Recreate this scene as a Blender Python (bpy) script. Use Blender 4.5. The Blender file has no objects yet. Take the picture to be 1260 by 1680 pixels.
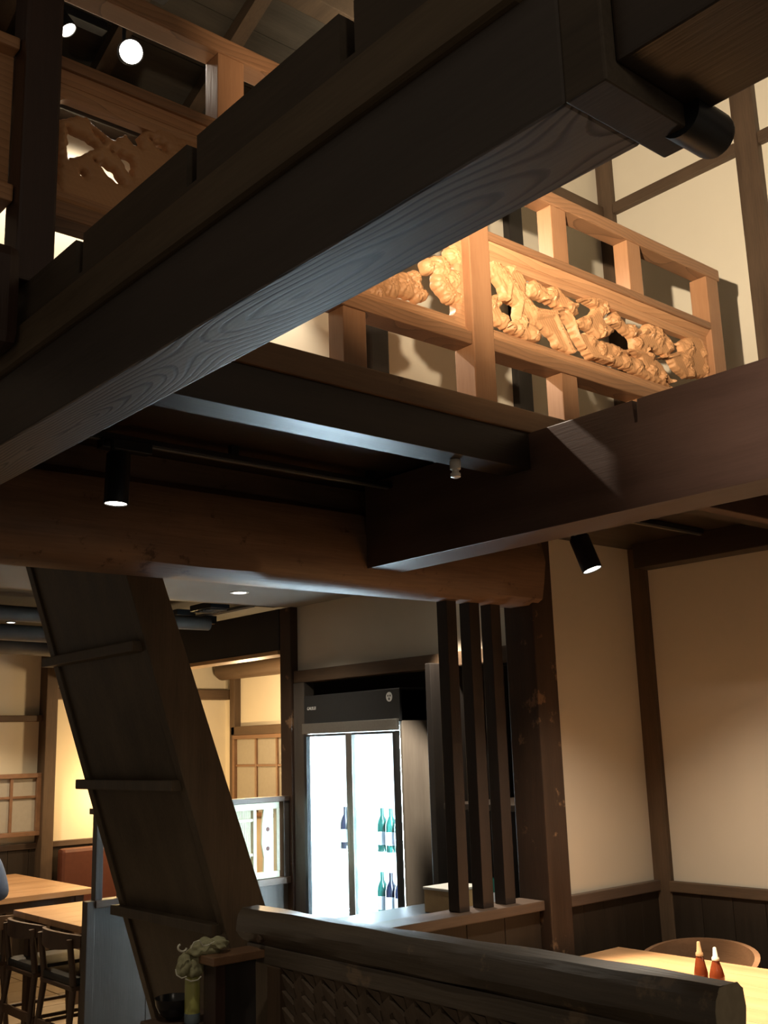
import bpy, bmesh, math, random
import numpy as np
from mathutils import Vector, Matrix
random.seed(7)
sc = bpy.context.scene
C = sc.collection
# ------------------------------------------------------------------ camera
F = 1731.0
yaw, pitch, roll = (math.radians(a) for a in (49.146, 12.417, -1.793))
H = 1.6
f = Vector((math.cos(pitch)*math.cos(yaw), math.cos(pitch)*math.sin(yaw), math.sin(pitch)))
r = Vector((math.sin(yaw), -math.cos(yaw), 0)); u = r.cross(f)
r, u = r*math.cos(roll)+u*math.sin(roll), -r*math.sin(roll)+u*math.cos(roll)
cam = bpy.data.cameras.new('camera'); camo = bpy.data.objects.new('camera', cam); C.objects.link(camo)
camo.matrix_world = Matrix(((r.x, u.x, -f.x, 0), (r.y, u.y, -f.y, 0), (r.z, u.z, -f.z, H), (0, 0, 0, 1)))
cam.sensor_fit = 'HORIZONTAL'; cam.sensor_width = 36; cam.lens = F/1260*36; cam.clip_start = .02
sc.camera = camo
def ray(x, y): return f + r*((x-630)/F) - u*((y-840)/F)
def at_y(x, y, Y): d = ray(x, y); return Vector((0, 0, H)) + d*(Y/d.y)
def at_x(x, y, X): d = ray(x, y); return Vector((0, 0, H)) + d*(X/d.x)
# ------------------------------------------------------------------ world, exposure
w = bpy.data.worlds.new('world'); sc.world = w; w.use_nodes = True
w.node_tree.nodes['Background'].inputs[0].default_value = (1.0, .80, .60, 1)
w.node_tree.nodes['Background'].inputs[1].default_value = .12
sc.view_settings.view_transform = 'Standard'; sc.view_settings.look = 'None'
sc.view_settings.exposure = 0.0; sc.view_settings.gamma = 1.0; sc.view_settings.use_curve_mapping = False
WARM = (1.0, .77, .50); NEUT = (1.0, .87, .70)
def spot(name, loc, target, energy, angle, blend, col=WARM, size=.03):
    l = bpy.data.lights.new(name, 'SPOT'); l.energy = energy; l.spot_size = math.radians(angle); l.spot_blend = blend
    l.color = col; l.shadow_soft_size = size
    o = bpy.data.objects.new(name, l); C.objects.link(o); o.location = loc
    o.rotation_euler = (Vector(target)-Vector(loc)).to_track_quat('-Z', 'Y').to_euler()
    return o
def point(name, loc, energy, col=WARM, size=.05):
    l = bpy.data.lights.new(name, 'POINT'); l.energy = energy; l.color = col; l.shadow_soft_size = size
    o = bpy.data.objects.new(name, l); C.objects.link(o); o.location = loc
    return o
# ------------------------------------------------------------------ materials
def lin(c): return tuple(((v/255)/12.92 if v/255 <= .04045 else ((v/255+.055)/1.055)**2.4) for v in c)
class NT:
    def __init__(s, m): s.m = m; s.t = m.node_tree; s.b = s.t.nodes['Principled BSDF']
    def n(s, k, **kw):
        x = s.t.nodes.new(k)
        for a, v in kw.items(): setattr(x, a, v)
        return x
    def l(s, a, b): s.t.links.new(a, b)
    def math(s, op, a, b=None, c=None):
        x = s.n('ShaderNodeMath', operation=op)
        for i, v in enumerate((a, b, c)):
            if v is None: continue
            if hasattr(v, 'links'): s.l(v, x.inputs[i])
            else: x.inputs[i].default_value = v
        return x.outputs[0]
def mat(name): m = bpy.data.materials.new(name); m.use_nodes = True; return NT(m)
def simple(name, col, rough=.5, metal=0, spec=.5, emit=None, es=0, noise=0, nscale=30, bump=0):
    n = mat(name); b = n.b
    b.inputs['Base Color'].default_value = (*col, 1); b.inputs['Roughness'].default_value = rough
    b.inputs['Metallic'].default_value = metal; b.inputs['Specular IOR Level'].default_value = spec
    if emit: b.inputs['Emission Color'].default_value = (*emit, 1); b.inputs['Emission Strength'].default_value = es
    if noise or bump:
        tc = n.n('ShaderNodeTexCoord'); nz = n.n('ShaderNodeTexNoise'); nz.inputs['Scale'].default_value = nscale; nz.inputs['Detail'].default_value = 5
        n.l(tc.outputs['Object'], nz.inputs['Vector'])
        if noise:
            mx = n.n('ShaderNodeMix', data_type='RGBA')
            mx.inputs[6].default_value = (*[c*(1-noise) for c in col], 1); mx.inputs[7].default_value = (*[min(1, c*(1+noise)) for c in col], 1)
            n.l(nz.outputs[0], mx.inputs[0]); n.l(mx.outputs[2], b.inputs['Base Color'])
        if bump:
            bp = n.n('ShaderNodeBump'); bp.inputs['Strength'].default_value = bump; bp.inputs['Distance'].default_value = .004
            n.l(nz.outputs[0], bp.inputs['Height']); n.l(bp.outputs[0], b.inputs['Normal'])
    return n.m
def wood(name, dark, light, axis='Y', rough=.45, spec=.5, rings=0, ring_dark=.45, u0=0, v0=.05, k=.03, worn=None, coat=0, bump=.25, fscale=90):
    """grain runs along `axis`; rings>0 adds annual-ring lines (rings per metre) about a wandering pith"""
    n = mat(name); b = n.b
    tc = n.n('ShaderNodeTexCoord'); oi = n.n('ShaderNodeObjectInfo')
    sx = n.n('ShaderNodeSeparateXYZ'); n.l(tc.outputs['Object'], sx.inputs[0])
    order = {'X': (0, 1, 2), 'Y': (1, 0, 2), 'Z': (2, 0, 1)}[axis]
    a, p, q = (sx.outputs[i] for i in order)
    off = n.math('MULTIPLY', oi.outputs['Random'], 17.0)
    cv = n.n('ShaderNodeCombineXYZ')
    n.l(n.math('ADD', n.math('MULTIPLY', a, .06), off), cv.inputs[0]); n.l(p, cv.inputs[1]); n.l(q, cv.inputs[2])
    n1 = n.n('ShaderNodeTexNoise'); n1.inputs['Scale'].default_value = 14; n1.inputs['Detail'].default_value = 6; n.l(cv.outputs[0], n1.inputs['Vector'])
    n2 = n.n('ShaderNodeTexNoise'); n2.inputs['Scale'].default_value = fscale*2; n2.inputs['Detail'].default_value = 3; n.l(cv.outputs[0], n2.inputs['Vector'])
    n3 = n.n('ShaderNodeTexNoise'); n3.inputs['Scale'].default_value = 3.0; n3.inputs['Detail'].default_value = 3; n.l(tc.outputs['Object'], n3.inputs['Vector'])
    fac = n.math('ADD', n.math('MULTIPLY', n1.outputs[0], .55), n.math('ADD', n.math('MULTIPLY', n2.outputs[0], .25), n.math('MULTIPLY', n3.outputs[0], .35)))
    fac = n.math('SUBTRACT', n.math('MULTIPLY', fac, 2.2), .75)
    cl = n.n('ShaderNodeClamp'); n.l(fac, cl.inputs[0])
    mx = n.n('ShaderNodeMix', data_type='RGBA'); mx.inputs[6].default_value = (*dark, 1); mx.inputs[7].default_value = (*light, 1)
    n.l(cl.outputs[0], mx.inputs[0]); col = mx.outputs[2]
    hgt = n2.outputs[0]
    if rings:
        rv = n.n('ShaderNodeCombineXYZ'); n.l(n.math('ADD', n.math('MULTIPLY', a, 1.5), off), rv.inputs[0]); n.l(n.math('MULTIPLY', p, 2.5), rv.inputs[1]); n.l(n.math('MULTIPLY', q, 2.5), rv.inputs[2])
        w1 = n.n('ShaderNodeTexNoise'); w1.inputs['Scale'].default_value = 1.0; w1.inputs['Detail'].default_value = 1.5; n.l(rv.outputs[0], w1.inputs['Vector'])
        sw = n.n('ShaderNodeSeparateColor'); n.l(w1.outputs['Color'], sw.inputs[0])
        pu = n.math('ADD', n.math('SUBTRACT', p, u0), n.math('MULTIPLY', n.math('SUBTRACT', sw.outputs[0], .5), k*1.2))
        qv = n.math('ADD', n.math('SUBTRACT', q, v0), n.math('MULTIPLY', n.math('SUBTRACT', sw.outputs[1], .5), k*4))
        rr = n.math('SQRT', n.math('ADD', n.math('MULTIPLY', pu, pu), n.math('MULTIPLY', qv, qv)))
        fr = n.math('FRACT', n.math('ADD', n.math('MULTIPLY', rr, rings), n.math('MULTIPLY', n2.outputs[0], .10)))
        rp = n.n('ShaderNodeValToRGB'); e = rp.color_ramp
        e.elements[0].position = 0; e.elements[0].color = (1, 1, 1, 1)
        e.elements[1].position = 1; e.elements[1].color = (.55, .55, .55, 1)
        x = e.elements.new(.55); x.color = (.92, .92, .92, 1)
        x = e.elements.new(.80); x.color = (ring_dark, ring_dark, ring_dark, 1)
        x = e.elements.new(.90); x.color = (ring_dark, ring_dark, ring_dark, 1)
        n.l(fr, rp.inputs[0])
        m2 = n.n('ShaderNodeMix', data_type='RGBA', blend_type='MULTIPLY'); m2.inputs[0].default_value = 1
        n.l(col, m2.inputs[6]); n.l(rp.outputs[0], m2.inputs[7]); col = m2.outputs[2]
        hgt = n.math('ADD', hgt, rp.outputs[0])
    if worn:
        nw = n.n('ShaderNodeTexNoise'); nw.inputs['Scale'].default_value = 9; nw.inputs['Detail'].default_value = 6; nw.inputs['Roughness'].default_value = .65
        n.l(tc.outputs['Object'], nw.inputs['Vector'])
        rp = n.n('ShaderNodeValToRGB'); rp.color_ramp.elements[0].position = .60; rp.color_ramp.elements[1].position = .66
        n.l(nw.outputs[0], rp.inputs[0])
        m3 = n.n('ShaderNodeMix', data_type='RGBA'); n.l(rp.outputs[0], m3.inputs[0]); n.l(col, m3.inputs[6]); m3.inputs[7].default_value = (*worn, 1); col = m3.outputs[2]
    n.l(col, b.inputs['Base Color'])
    b.inputs['Specular IOR Level'].default_value = spec
    rg = n.math('ADD', n.math('MULTIPLY', n1.outputs[0], .18), rough-.09); n.l(rg, b.inputs['Roughness'])
    if coat: b.inputs['Coat Weight'].default_value = coat; b.inputs['Coat Roughness'].default_value = .3
    bp = n.n('ShaderNodeBump'); bp.inputs['Strength'].default_value = bump; bp.inputs['Distance'].default_value = .002
    n.l(hgt, bp.inputs['Height']); n.l(bp.outputs[0], b.inputs['Normal'])
    return n.m
D1, D2 = (.016, .0105, .007), (.040, .026, .017)       # smoke-dark beams
B1, B2 = (.075, .043, .026), (.22, .13, .078)        # old brown timber
O1, O2 = (.36, .17, .075), (.52, .275, .13)           # cedar railing
T1, T2 = (.30, .16, .075), (.52, .31, .16)             # table tops
M = dict(
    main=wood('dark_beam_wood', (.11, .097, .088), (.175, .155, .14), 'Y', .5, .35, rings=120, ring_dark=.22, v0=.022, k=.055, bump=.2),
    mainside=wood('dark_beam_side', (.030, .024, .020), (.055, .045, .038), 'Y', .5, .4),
    darkY=wood('dark_wood_y', D1, D2, 'Y', .40), darkX=wood('dark_wood_x', D1, D2, 'X', .38), darkZ=wood('dark_wood_z', D1, D2, 'Z', .45),
    timberY=wood('rough_timber_y', (.030, .023, .016), (.075, .056, .038), 'Y', .6, .3),
    ledge=wood('ledge_timber_y', (.050, .036, .022), (.12, .088, .054), 'Y', .6, .3),
    right=wood('brown_beam_y', (.055, .030, .022), (.115, .066, .048), 'Y', .42, .45),
    logX=wood('log_brown_x', B1, B2, 'X', .5, .4, fscale=50, worn=(.075, .040, .022), bump=.5), brownZ=wood('brown_post_z', (.024, .014, .009), (.060, .034, .021), 'Z', .5, .35, worn=(.17, .10, .055)),
    postZ=wood('grey_brown_post_z', (.045, .028, .017), (.12, .076, .045), 'Z', .55, .3), postX=wood('grey_brown_nuki_x', (.045, .028, .017), (.12, .076, .045), 'X', .55, .3),
    postY=wood('grey_brown_nuki_y', (.045, .028, .017), (.12, .076, .045), 'Y', .55, .3),
    blackZ=wood('black_post_z', (.010, .008, .007), (.022, .017, .014), 'Z', .5), redZ=wood('dark_red_post_z', (.018, .009, .006), (.045, .022, .014), 'Z', .4),
    orR=wood('shaded_cedar_x', (.20, .092, .040), (.32, .165, .080), 'X', .45, .4, rings=60, ring_dark=.82, v0=.1, k=.05), orRZ=wood('shaded_cedar_z', (.22, .10, .045), (.36, .185, .088), 'Z', .45, .4),  # cedar darkened so rails and posts look shaded beside the lit frame
    orX=wood('cedar_x', O1, O2, 'X', .45, .4, rings=60, ring_dark=.86, v0=.1, k=.05), orZ=wood('cedar_z', O1, O2, 'Z', .45, .4), carve=wood('carved_cedar', (.36, .17, .07), (.55, .29, .13), 'X', .5, .35, bump=.4),
    sill=wood('sill_brown_x', (.11, .055, .024), (.23, .125, .06), 'X', .45, .4, worn=(.09, .045, .02)),
    slatZ=wood('slat_brown_z', (.014, .009, .007), (.034, .021, .016), 'Z', .45), railX=wood('rail_grey_x', (.055, .035, .024), (.12, .08, .057), 'X', .42, .4),
    wainZ=wood('wainscot_z', (.016, .011, .007), (.036, .024, .016), 'Z', .5, .3), panelZ=wood('grey_panel_z', (.055, .046, .038), (.095, .080, .068), 'Z', .5, .35),
    stairX=wood('stair_board', (.040, .029, .019), (.125, .092, .058), 'Z', .5, .3),
    logY=wood('grey_log_y', (.040, .031, .022), (.11, .085, .060), 'Y', .40, .5, bump=.6, fscale=45, worn=(.15, .105, .065)), endgrain=simple('log_end_grain', (.36, .30, .20), .7, noise=.25, nscale=40),
    tableY=wood('table_oak_y', T1, T2, 'Y', .32, .5), tableX=wood('table_oak_x', T1, T2, 'X', .32, .5),
    chairw=wood('walnut_chair', (.045, .026, .015), (.10, .06, .035), 'Z', .45), backw=wood('walnut_back', (.12, .06, .03), (.24, .13, .07), 'Y', .35, coat=.3),
    weave=wood('weave_strip', (.06, .043, .03), (.17, .125, .088), 'Z', .5, .4),
    roof=wood('old_roof_board', (.020, .018, .014), (.055, .048, .036), 'X', .8, .2), rafter=wood('old_rafter', (.04, .03, .02), (.10, .07, .045), 'Y', .7, .2),
    fridgeside=wood('fridge_side_panel', (.24, .20, .165), (.38, .33, .27), 'Z', .45, .4),
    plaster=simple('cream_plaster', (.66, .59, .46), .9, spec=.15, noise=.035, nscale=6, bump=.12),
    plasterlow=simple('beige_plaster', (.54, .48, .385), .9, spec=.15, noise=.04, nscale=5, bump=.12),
    ceilgrey=simple('grey_ceiling_board', (.24, .225, .205), .9, spec=.15, noise=.03, nscale=8),
    black=simple('black_metal', (.008, .009, .011), .4, spec=.5, noise=.2, nscale=60), blacksatin=simple('black_fridge_trim', (.018, .019, .020), .35, noise=.15, nscale=50),
    steel=simple('brushed_steel', (.38, .37, .34), .35, metal=.85, noise=.12, nscale=80), dark=simple('matte_dark_void', (.010, .008, .007), .9, noise=.2),
    grey=simple('grey_paint', (.10, .10, .10), .6, noise=.15), white=simple('white_enamel', (.75, .75, .73), .35, noise=.04),
    ceramic=simple('porcelain_white', (.72, .70, .64), .3, noise=.08, nscale=50), led=simple('led_interior', (.9, .95, 1), .5, emit=(.66, .87, 1.0), es=160.0),
    lens=simple('lamp_lens', (1, .95, .85), .4, emit=(1, .93, .80), es=14), lensbig=simple('lamp_lens_strong', (1, .95, .85), .4, emit=(1, .96, .88), es=22),
    shade=simple('paper_shade', (.9, .75, .5), .8, emit=(1, .70, .32), es=9),
    cushion=simple('dark_cushion', (.014, .015, .016), .6, noise=.2, bump=.2, nscale=120), leather=simple('red_brown_leather', (.10, .030, .016), .45, noise=.2),
    towel=simple('olive_towel', (.30, .29, .17), .95, spec=.1, noise=.15, nscale=90, bump=.5), towelhem=simple('towel_hem', (.62, .60, .48), .95, spec=.1, noise=.1),
    bowl=simple('black_lacquer', (.010, .010, .011), .22, noise=.1), liquid=simple('yellow_green_tea', (.42, .42, .12), .25, noise=.1), bluegrey=simple('blue_grey_base', (.16, .21, .24), .35, noise=.2),
    shirt=simple('blue_shirt_cloth', (.10, .15, .27), .85, noise=.15, nscale=60), skin=simple('skin', (.50, .29, .20), .55, noise=.06), hair=simple('black_hair', (.01, .008, .007), .6, noise=.2), trousers=simple('navy_trousers', (.02, .022, .03), .85, noise=.2),
    saucebrown=simple('brown_sauce_glass', (.16, .035, .012), .12, noise=.3, nscale=25), saucecap=simple('amber_cap', (.42, .26, .14), .4, noise=.1), capwhite=simple('white_cap', (.75, .68, .58), .4, noise=.05),
    bottledark=simple('dark_bottle_glass', (.012, .014, .030), .12, noise=.2), bottlegreen=simple('green_bottle_glass', (.02, .11, .09), .12, noise=.2), label=simple('bottle_label', (.55, .62, .70), .6, noise=.15, nscale=40),
    paperbox=wood('light_box_wood', (.42, .26, .11), (.62, .42, .2), 'X', .5), tile=simple('floor_tile', (.30, .23, .155), .5, noise=.18, nscale=9), grout=simple('floor_grout', (.10, .078, .055), .9, noise=.1),
    gold=wood('new_light_wood', (.40, .24, .11), (.58, .37, .18), 'Y', .5), frostwin=simple('frosted_pane', (.30, .27, .22), .55, noise=.1, nscale=30),
    blind=simple('reed_blind', (.50, .46, .33), .8, noise=.15, nscale=60), palepost=wood('pale_carved_board', (.46, .52, .44), (.60, .66, .56), 'Z', .5), palewood=wood('pale_frame_wood', (.52, .50, .36), (.68, .65, .48), 'X', .5),
    pipe=simple('old_pole_grey', (.055, .046, .036), .7, noise=.4, nscale=12), logo=simple('white_lettering', (.62, .62, .60), .5, noise=.03),
)
def glass_mat(name, tint=(.97, .99, 1)):
    n = mat(name); t = n.t
    tr = n.n('ShaderNodeBsdfTransparent'); tr.inputs[0].default_value = (*tint, 1)
    gl = n.n('ShaderNodeBsdfGlossy'); gl.inputs['Roughness'].default_value = .03
    fw = n.n('ShaderNodeLayerWeight'); fz = n.n('ShaderNodeMath', operation='MULTIPLY_ADD'); n.l(n.math('POWER', fw.outputs['Facing'], 4.0), fz.inputs[0]); fz.inputs[1].default_value = .5; fz.inputs[2].default_value = .04
    mx = n.n('ShaderNodeMixShader'); n.l(fz.outputs[0], mx.inputs[0]); n.l(tr.outputs[0], mx.inputs[1]); n.l(gl.outputs[0], mx.inputs[2])
    n.l(mx.outputs[0], t.nodes['Material Output'].inputs[0]); return n.m
M['glass'] = glass_mat('clear_door_glass')
# ------------------------------------------------------------------ builders (all coordinates are world metres)
def base_of(p):
    while p.parent: p = p.parent
    return p.location
def thing(name, label, cat, base=(0, 0, 0), group=None):
    o = bpy.data.objects.new(name, None); C.objects.link(o); o.location = base; o.empty_display_size = .1
    o['label'] = label; o['category'] = cat
    if group: o['group'] = group
    return o
def tag(o, label=None, cat=None, group=None, kind=None):
    if label: o['label'] = label
    if cat: o['category'] = cat
    if group: o['group'] = group
    if kind: o['kind'] = kind
    return o
def fin(name, bm, m, parent=None, smooth=False):
    bmesh.ops.recalc_face_normals(bm, faces=bm.faces)
    me = bpy.data.meshes.new(name)
    o = bpy.data.objects.new(name, me); C.objects.link(o)
    if parent is None:
        lo = [min(v.co[i] for v in bm.verts) for i in range(3)]; hi = [max(v.co[i] for v in bm.verts) for i in range(3)]
        o.location = ((lo[0]+hi[0])/2, (lo[1]+hi[1])/2, lo[2]); b = Vector(o.location)
    else:
        b = Vector(base_of(parent)); o.parent = parent
    bmesh.ops.translate(bm, verts=bm.verts, vec=-b)
    bm.to_mesh(me); bm.free()
    me.materials.append(M[m] if isinstance(m, str) else m)
    if smooth:
        for p in me.polygons: p.use_smooth = True
        if hasattr(me, 'set_sharp_from_angle'): me.set_sharp_from_angle(angle=math.radians(40))
    return o
def bbox(bm, x0, x1, y0, y1, z0, z1, bev=.004):
    g = bmesh.ops.create_cube(bm, size=1)['verts']
    for v in g: v.co = Vector(((x0+x1)/2+v.co.x*(x1-x0), (y0+y1)/2+v.co.y*(y1-y0), (z0+z1)/2+v.co.z*(z1-z0)))
    if bev:
        bev = min(bev, .3*min(x1-x0, y1-y0, z1-z0))
        es = list({e for v in g for e in v.link_edges})
        bmesh.ops.bevel(bm, geom=es, offset=bev, segments=2, affect='EDGES', profile=.6)
def box(name, x0, x1, y0, y1, z0, z1, m, parent=None, bev=.004):
    bm = bmesh.new(); bbox(bm, x0, x1, y0, y1, z0, z1, bev); return fin(name, bm, m, parent)
def tube(bm, pts, rad, seg=12, cap=True):
    pts = [Vector(p) for p in pts]; rad = rad if isinstance(rad, (list, tuple)) else [rad]*len(pts); rings = []
    for i, p in enumerate(pts):
        d = (pts[min(i+1, len(pts)-1)]-pts[max(i-1, 0)]).normalized()
        a = d.orthogonal().normalized() if i == 0 else (prev - d*prev.dot(d)).normalized()
        prev = a; b = d.cross(a)
        rings.append([bm.verts.new(p+(a*math.cos(t)+b*math.sin(t))*rad[i]) for t in (2*math.pi*j/seg for j in range(seg))])
    for A, B in zip(rings, rings[1:]):
        for j in range(seg): bm.faces.new((A[j], A[(j+1) % seg], B[(j+1) % seg], B[j]))
    if cap: bm.faces.new(rings[0][::-1]); bm.faces.new(rings[-1])
def lathe(bm, c, prof, seg=24, axis=Vector((0, 0, 1)), cap=True):
    c = Vector(c); axis = axis.normalized(); a = axis.orthogonal().normalized(); b = axis.cross(a); rings = []
    for rr, z in prof:
        rings.append([bm.verts.new(c+axis*z+(a*math.cos(t)+b*math.sin(t))*max(rr, 1e-4)) for t in (2*math.pi*j/seg for j in range(seg))])
    for A, B in zip(rings, rings[1:]):
        for j in range(seg): bm.faces.new((A[j], A[(j+1) % seg], B[(j+1) % seg], B[j]))
    if cap and prof[0][0] > 1e-3: bm.faces.new(rings[0][::-1])
    if cap and prof[-1][0] > 1e-3: bm.faces.new(rings[-1])
def prism(bm, poly, lo, hi, ax):
    """extrude a 2-D polygon along axis index ax from lo to hi; polygon gives the other two axes in order"""
    oth = [i for i in range(3) if i != ax]; L = []
    for h in (lo, hi):
        ring = []
        for p in poly:
            v = [0, 0, 0]; v[ax] = h; v[oth[0]], v[oth[1]] = p; ring.append(bm.verts.new(v))
        L.append(ring)
    n = len(poly)
    bm.faces.new(L[0]); bm.faces.new(L[1][::-1])
    for i in range(n): bm.faces.new((L[0][i], L[1][i], L[1][(i+1) % n], L[0][(i+1) % n]))
def pr(name, poly, lo, hi, ax, m, parent=None, bev=0):
    bm = bmesh.new(); prism(bm, poly, lo, hi, ax)
    if bev: bmesh.ops.bevel(bm, geom=list(bm.edges), offset=bev, segments=2, affect='EDGES', profile=.6)
    return fin(name, bm, m, parent)
def struct(o): o['kind'] = 'structure'; return o
tn = [0]
def trim(x0, x1, y0, y1, z0, z1, m, bev=.006):
    tn[0] += 1; return struct(box('trim_%d' % tn[0], x0, x1, y0, y1, z0, z1, m, None, bev))
def copy_tree(o, parent=None):
    c = o.copy(); C.objects.link(c); c.parent = parent
    for ch in list(o.children): copy_tree(ch, c)
    return c

# ================================================================== THE ROOM
# floor with individually laid tiles where the photo shows them
fl = struct(box('floor', -1.5, 6.2, -1.5, 9.6, -.12, -.008, 'grout', None, 0))
for i in range(8):
    for j in range(12):
        x = 1.95+i*.45; y = 5.6+j*.3
        box('tile', x+.004, x+.446, y+.004, y+.296, -.008, random.uniform(-.001, .0015), 'tile', fl, .002)
bm = bmesh.new()
for i in range(-3, 15):
    for j in range(-5, 24):
        x = -.1+i*.45; y = .0+j*.3
        if not (1.9 < x < 5.5 and y > 5.55) and y < 9.3 and x < 5.9: bbox(bm, x+.004, x+.446, y+.004, y+.296, -.008, 0, 0)
tag(fin('tile_field', bm, 'tile', fl), kind='stuff')
# alcove walls
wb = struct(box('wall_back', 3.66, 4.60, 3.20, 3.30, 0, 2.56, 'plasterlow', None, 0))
for i in range(5): box('wainscot_board', 3.705+i*.139, 3.705+(i+1)*.139-.002, 3.182, 3.20, .02, .885, 'wainZ', wb, .002)
box('chair_rail', 3.70, 4.40, 3.165, 3.20, .885, .932, 'railX', wb, .004)
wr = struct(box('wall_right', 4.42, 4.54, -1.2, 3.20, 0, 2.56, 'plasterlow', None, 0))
for i in range(20): box('wainscot_board', 4.40, 4.42, 3.11-.16*(i+1)+.002, 3.11-.16*i, .02, .885, 'wainZ', wr, .002)
box('chair_rail', 4.385, 4.42, -.1, 3.11, .885, .932, 'postY', wr, .004)
trim(4.395, 4.5, 3.105, 3.25, 0, 2.53, 'postZ')                                   # corner post
# upper storey walls
wu = struct(box('wall_upper', 2.69, 4.6, 3.20, 3.30, 2.62, 5.9, 'plaster', None, 0))
wu2 = struct(box('wall_upper_left', .2, 2.69, 3.20, 3.30, 2.62, 3.80, 'plaster', None, 0))
wur = struct(box('wall_upper_right', 4.42, 4.54, -1.2, 3.20, 2.56, 5.9, 'plaster', None, 0))
trim(2.69, 2.79, 3.16, 3.24, 2.66, 5.5, 'blackZ'); trim(3.60, 3.70, 3.16, 3.24, 2.66, 5.5, 'blackZ')
trim(4.385, 4.5, 3.11, 3.25, 2.66, 5.8, 'postZ'); trim(4.38, 4.46, 2.25, 2.37, 2.6, 5.8, 'postZ')
trim(2.80, 4.385, 3.165, 3.23, 4.36, 4.42, 'postX'); trim(4.385, 4.45, 2.37, 3.11, 4.36, 4.42, 'postY'); trim(4.385, 4.45, -1.1, 2.25, 4.36, 4.42, 'postY')
trim(.2, 2.688, 3.13, 3.25, 3.76, 3.96, 'darkX')
struct(box('ceiling', 2.3, 4.7, -1.2, 3.4, 5.9, 6.0, 'roof', None, 0))
# gallery floor / low ceilings
gal = struct(box('ceiling', 1.0, 4.42, 2.33, 3.2, 2.60, 2.66, 'darkX', None, 0))
box('closing_board', .0, 3.56, 3.19, 3.27, 2.47, 2.60, 'logX', gal, .002)
box('closing_board', 1.0, 2.56, 2.335, 2.36, 2.50, 2.60, 'darkX', gal, .002)
alc = struct(box('ceiling', 2.74, 4.42, -1.2, 2.33, 2.53, 2.58, 'darkX', None, 0))
box('ceiling_board', 2.74, 4.42, 2.33, 3.2, 2.53, 2.575, 'darkX', alc, 0)
box('wall_plate', 4.30, 4.42, -1.2, 3.1, 2.41, 2.53, 'darkY', alc, .004)
for y in (.5, 1.32, 2.12): box('joist', 2.74, 4.30, y, y+.06, 2.43, 2.53, 'right', alc, .004)
kc = struct(box('ceiling', .0, 3.96, 3.28, 5.42, 2.46, 2.52, 'ceilgrey', None, 0))
# fridge-side wall: lintel wall, posts, far beam
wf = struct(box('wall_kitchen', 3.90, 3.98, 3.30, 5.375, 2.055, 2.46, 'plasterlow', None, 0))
trim(3.865, 3.97, 3.30, 5.375, 1.985, 2.06, 'postY')
trim(3.845, 3.965, 5.375, 5.49, 0, 2.46, 'brownZ')
trim(3.86, 3.94, 5.262, 5.372, 0, 1.985, 'panelZ')
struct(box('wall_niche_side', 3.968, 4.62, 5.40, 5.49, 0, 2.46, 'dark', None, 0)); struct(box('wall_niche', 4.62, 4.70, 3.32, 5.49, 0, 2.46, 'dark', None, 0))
bmg = trim(3.84, 3.96, 5.49, 8.55, 2.20, 2.46, 'blackZ'); trim(3.83, 3.965, 5.49, 8.55, 2.172, 2.198, 'gold', .003)
# left dining room
wl = struct(box('wall_left', 1.0, 5.5, 8.60, 8.70, 0, 2.62, 'plaster', None, 0))
for i in range(26): box('wainscot_board', 1.0+i*.17, 1.0+(i+1)*.17-.003, 8.575, 8.60, .02, .87, 'wainZ', wl, .002)
box('chair_rail', 1.0, 5.4, 8.56, 8.60, .87, .915, 'railX', wl, .004)
trim(3.60, 3.70, 8.46, 8.60, 0, 2.45, 'postZ'); trim(1.0, 3.60, 8.52, 8.60, 1.87, 1.92, 'postX'); trim(3.70, 5.4, 8.50, 8.60, 2.05, 2.14, 'postX')
wf2 = struct(box('wall_far', 5.40, 5.50, 5.5, 8.60, 0, 2.62, 'plaster', None, 0))
tk = [0]
def sliding_window(n, x0, x1, y0, y1, z0, z1, axis, bars):
    """old timber sliding window; frame, sashes and panes; axis = 0 runs along x, 1 along y"""
    o = struct(bpy.data.objects.new('window_%d' % n, None)); C.objects.link(o); o.location = ((x0+x1)/2, (y0+y1)/2, z0)
    t = .035
    def b(nm, a0, a1, za, zb, d0, d1, m):
        return box(nm, a0, a1, y0+d0, y0+d1, za, zb, m, o, .003) if axis == 0 else box(nm, x0+d0, x0+d1, a0, a1, za, zb, m, o, .003)
    A0, A1 = (x0, x1) if axis == 0 else (y0, y1)
    b('frame_rail', A0, A1, z1-t, z1, 0, .06, 'backw'); b('frame_rail', A0, A1, z0, z0+t, 0, .06, 'backw')
    b('frame_stile', A0, A0+t, z0+t, z1-t, 0, .06, 'backw'); b('frame_stile', A1-t, A1, z0+t, z1-t, 0, .06, 'backw')
    nn = bars; wd = (A1-A0-2*t)/nn
    for i in range(nn):
        a = A0+t+i*wd
        b('pane', a, a+wd, z0+t, z1-t, .030, .038, 'frostwin')
        b('muntin', a-.012, a+.012, z0+t, z1-t, .012, .05, 'backw')
    zm = z0+(z1-z0)*.62
    b('muntin', A0+t, A1-t, zm-.010, zm+.010, .016, .046, 'backw')
    return o
sliding_window(1, 2.72, 3.60, 8.50, 8.58, .975, 1.46, 0, 4)
sliding_window(2, 5.32, 5.40, 7.0, 8.36, 1.02, 1.72, 1, 4)
trim(5.33, 5.40, 5.6, 8.4, 1.72, 1.80, 'postY'); trim(5.33, 5.40, 8.34, 8.42, 0, 2.3, 'postZ')
def roundlog(name, pts, rad, m, parent=None, seg=16):
    bm = bmesh.new(); tube(bm, pts, rad, seg); return fin(name, bm, m, parent, True)
dk = struct(box('ceiling', .5, 5.5, 5.42, 8.7, 2.62, 2.68, 'roof', None, 0))
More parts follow.
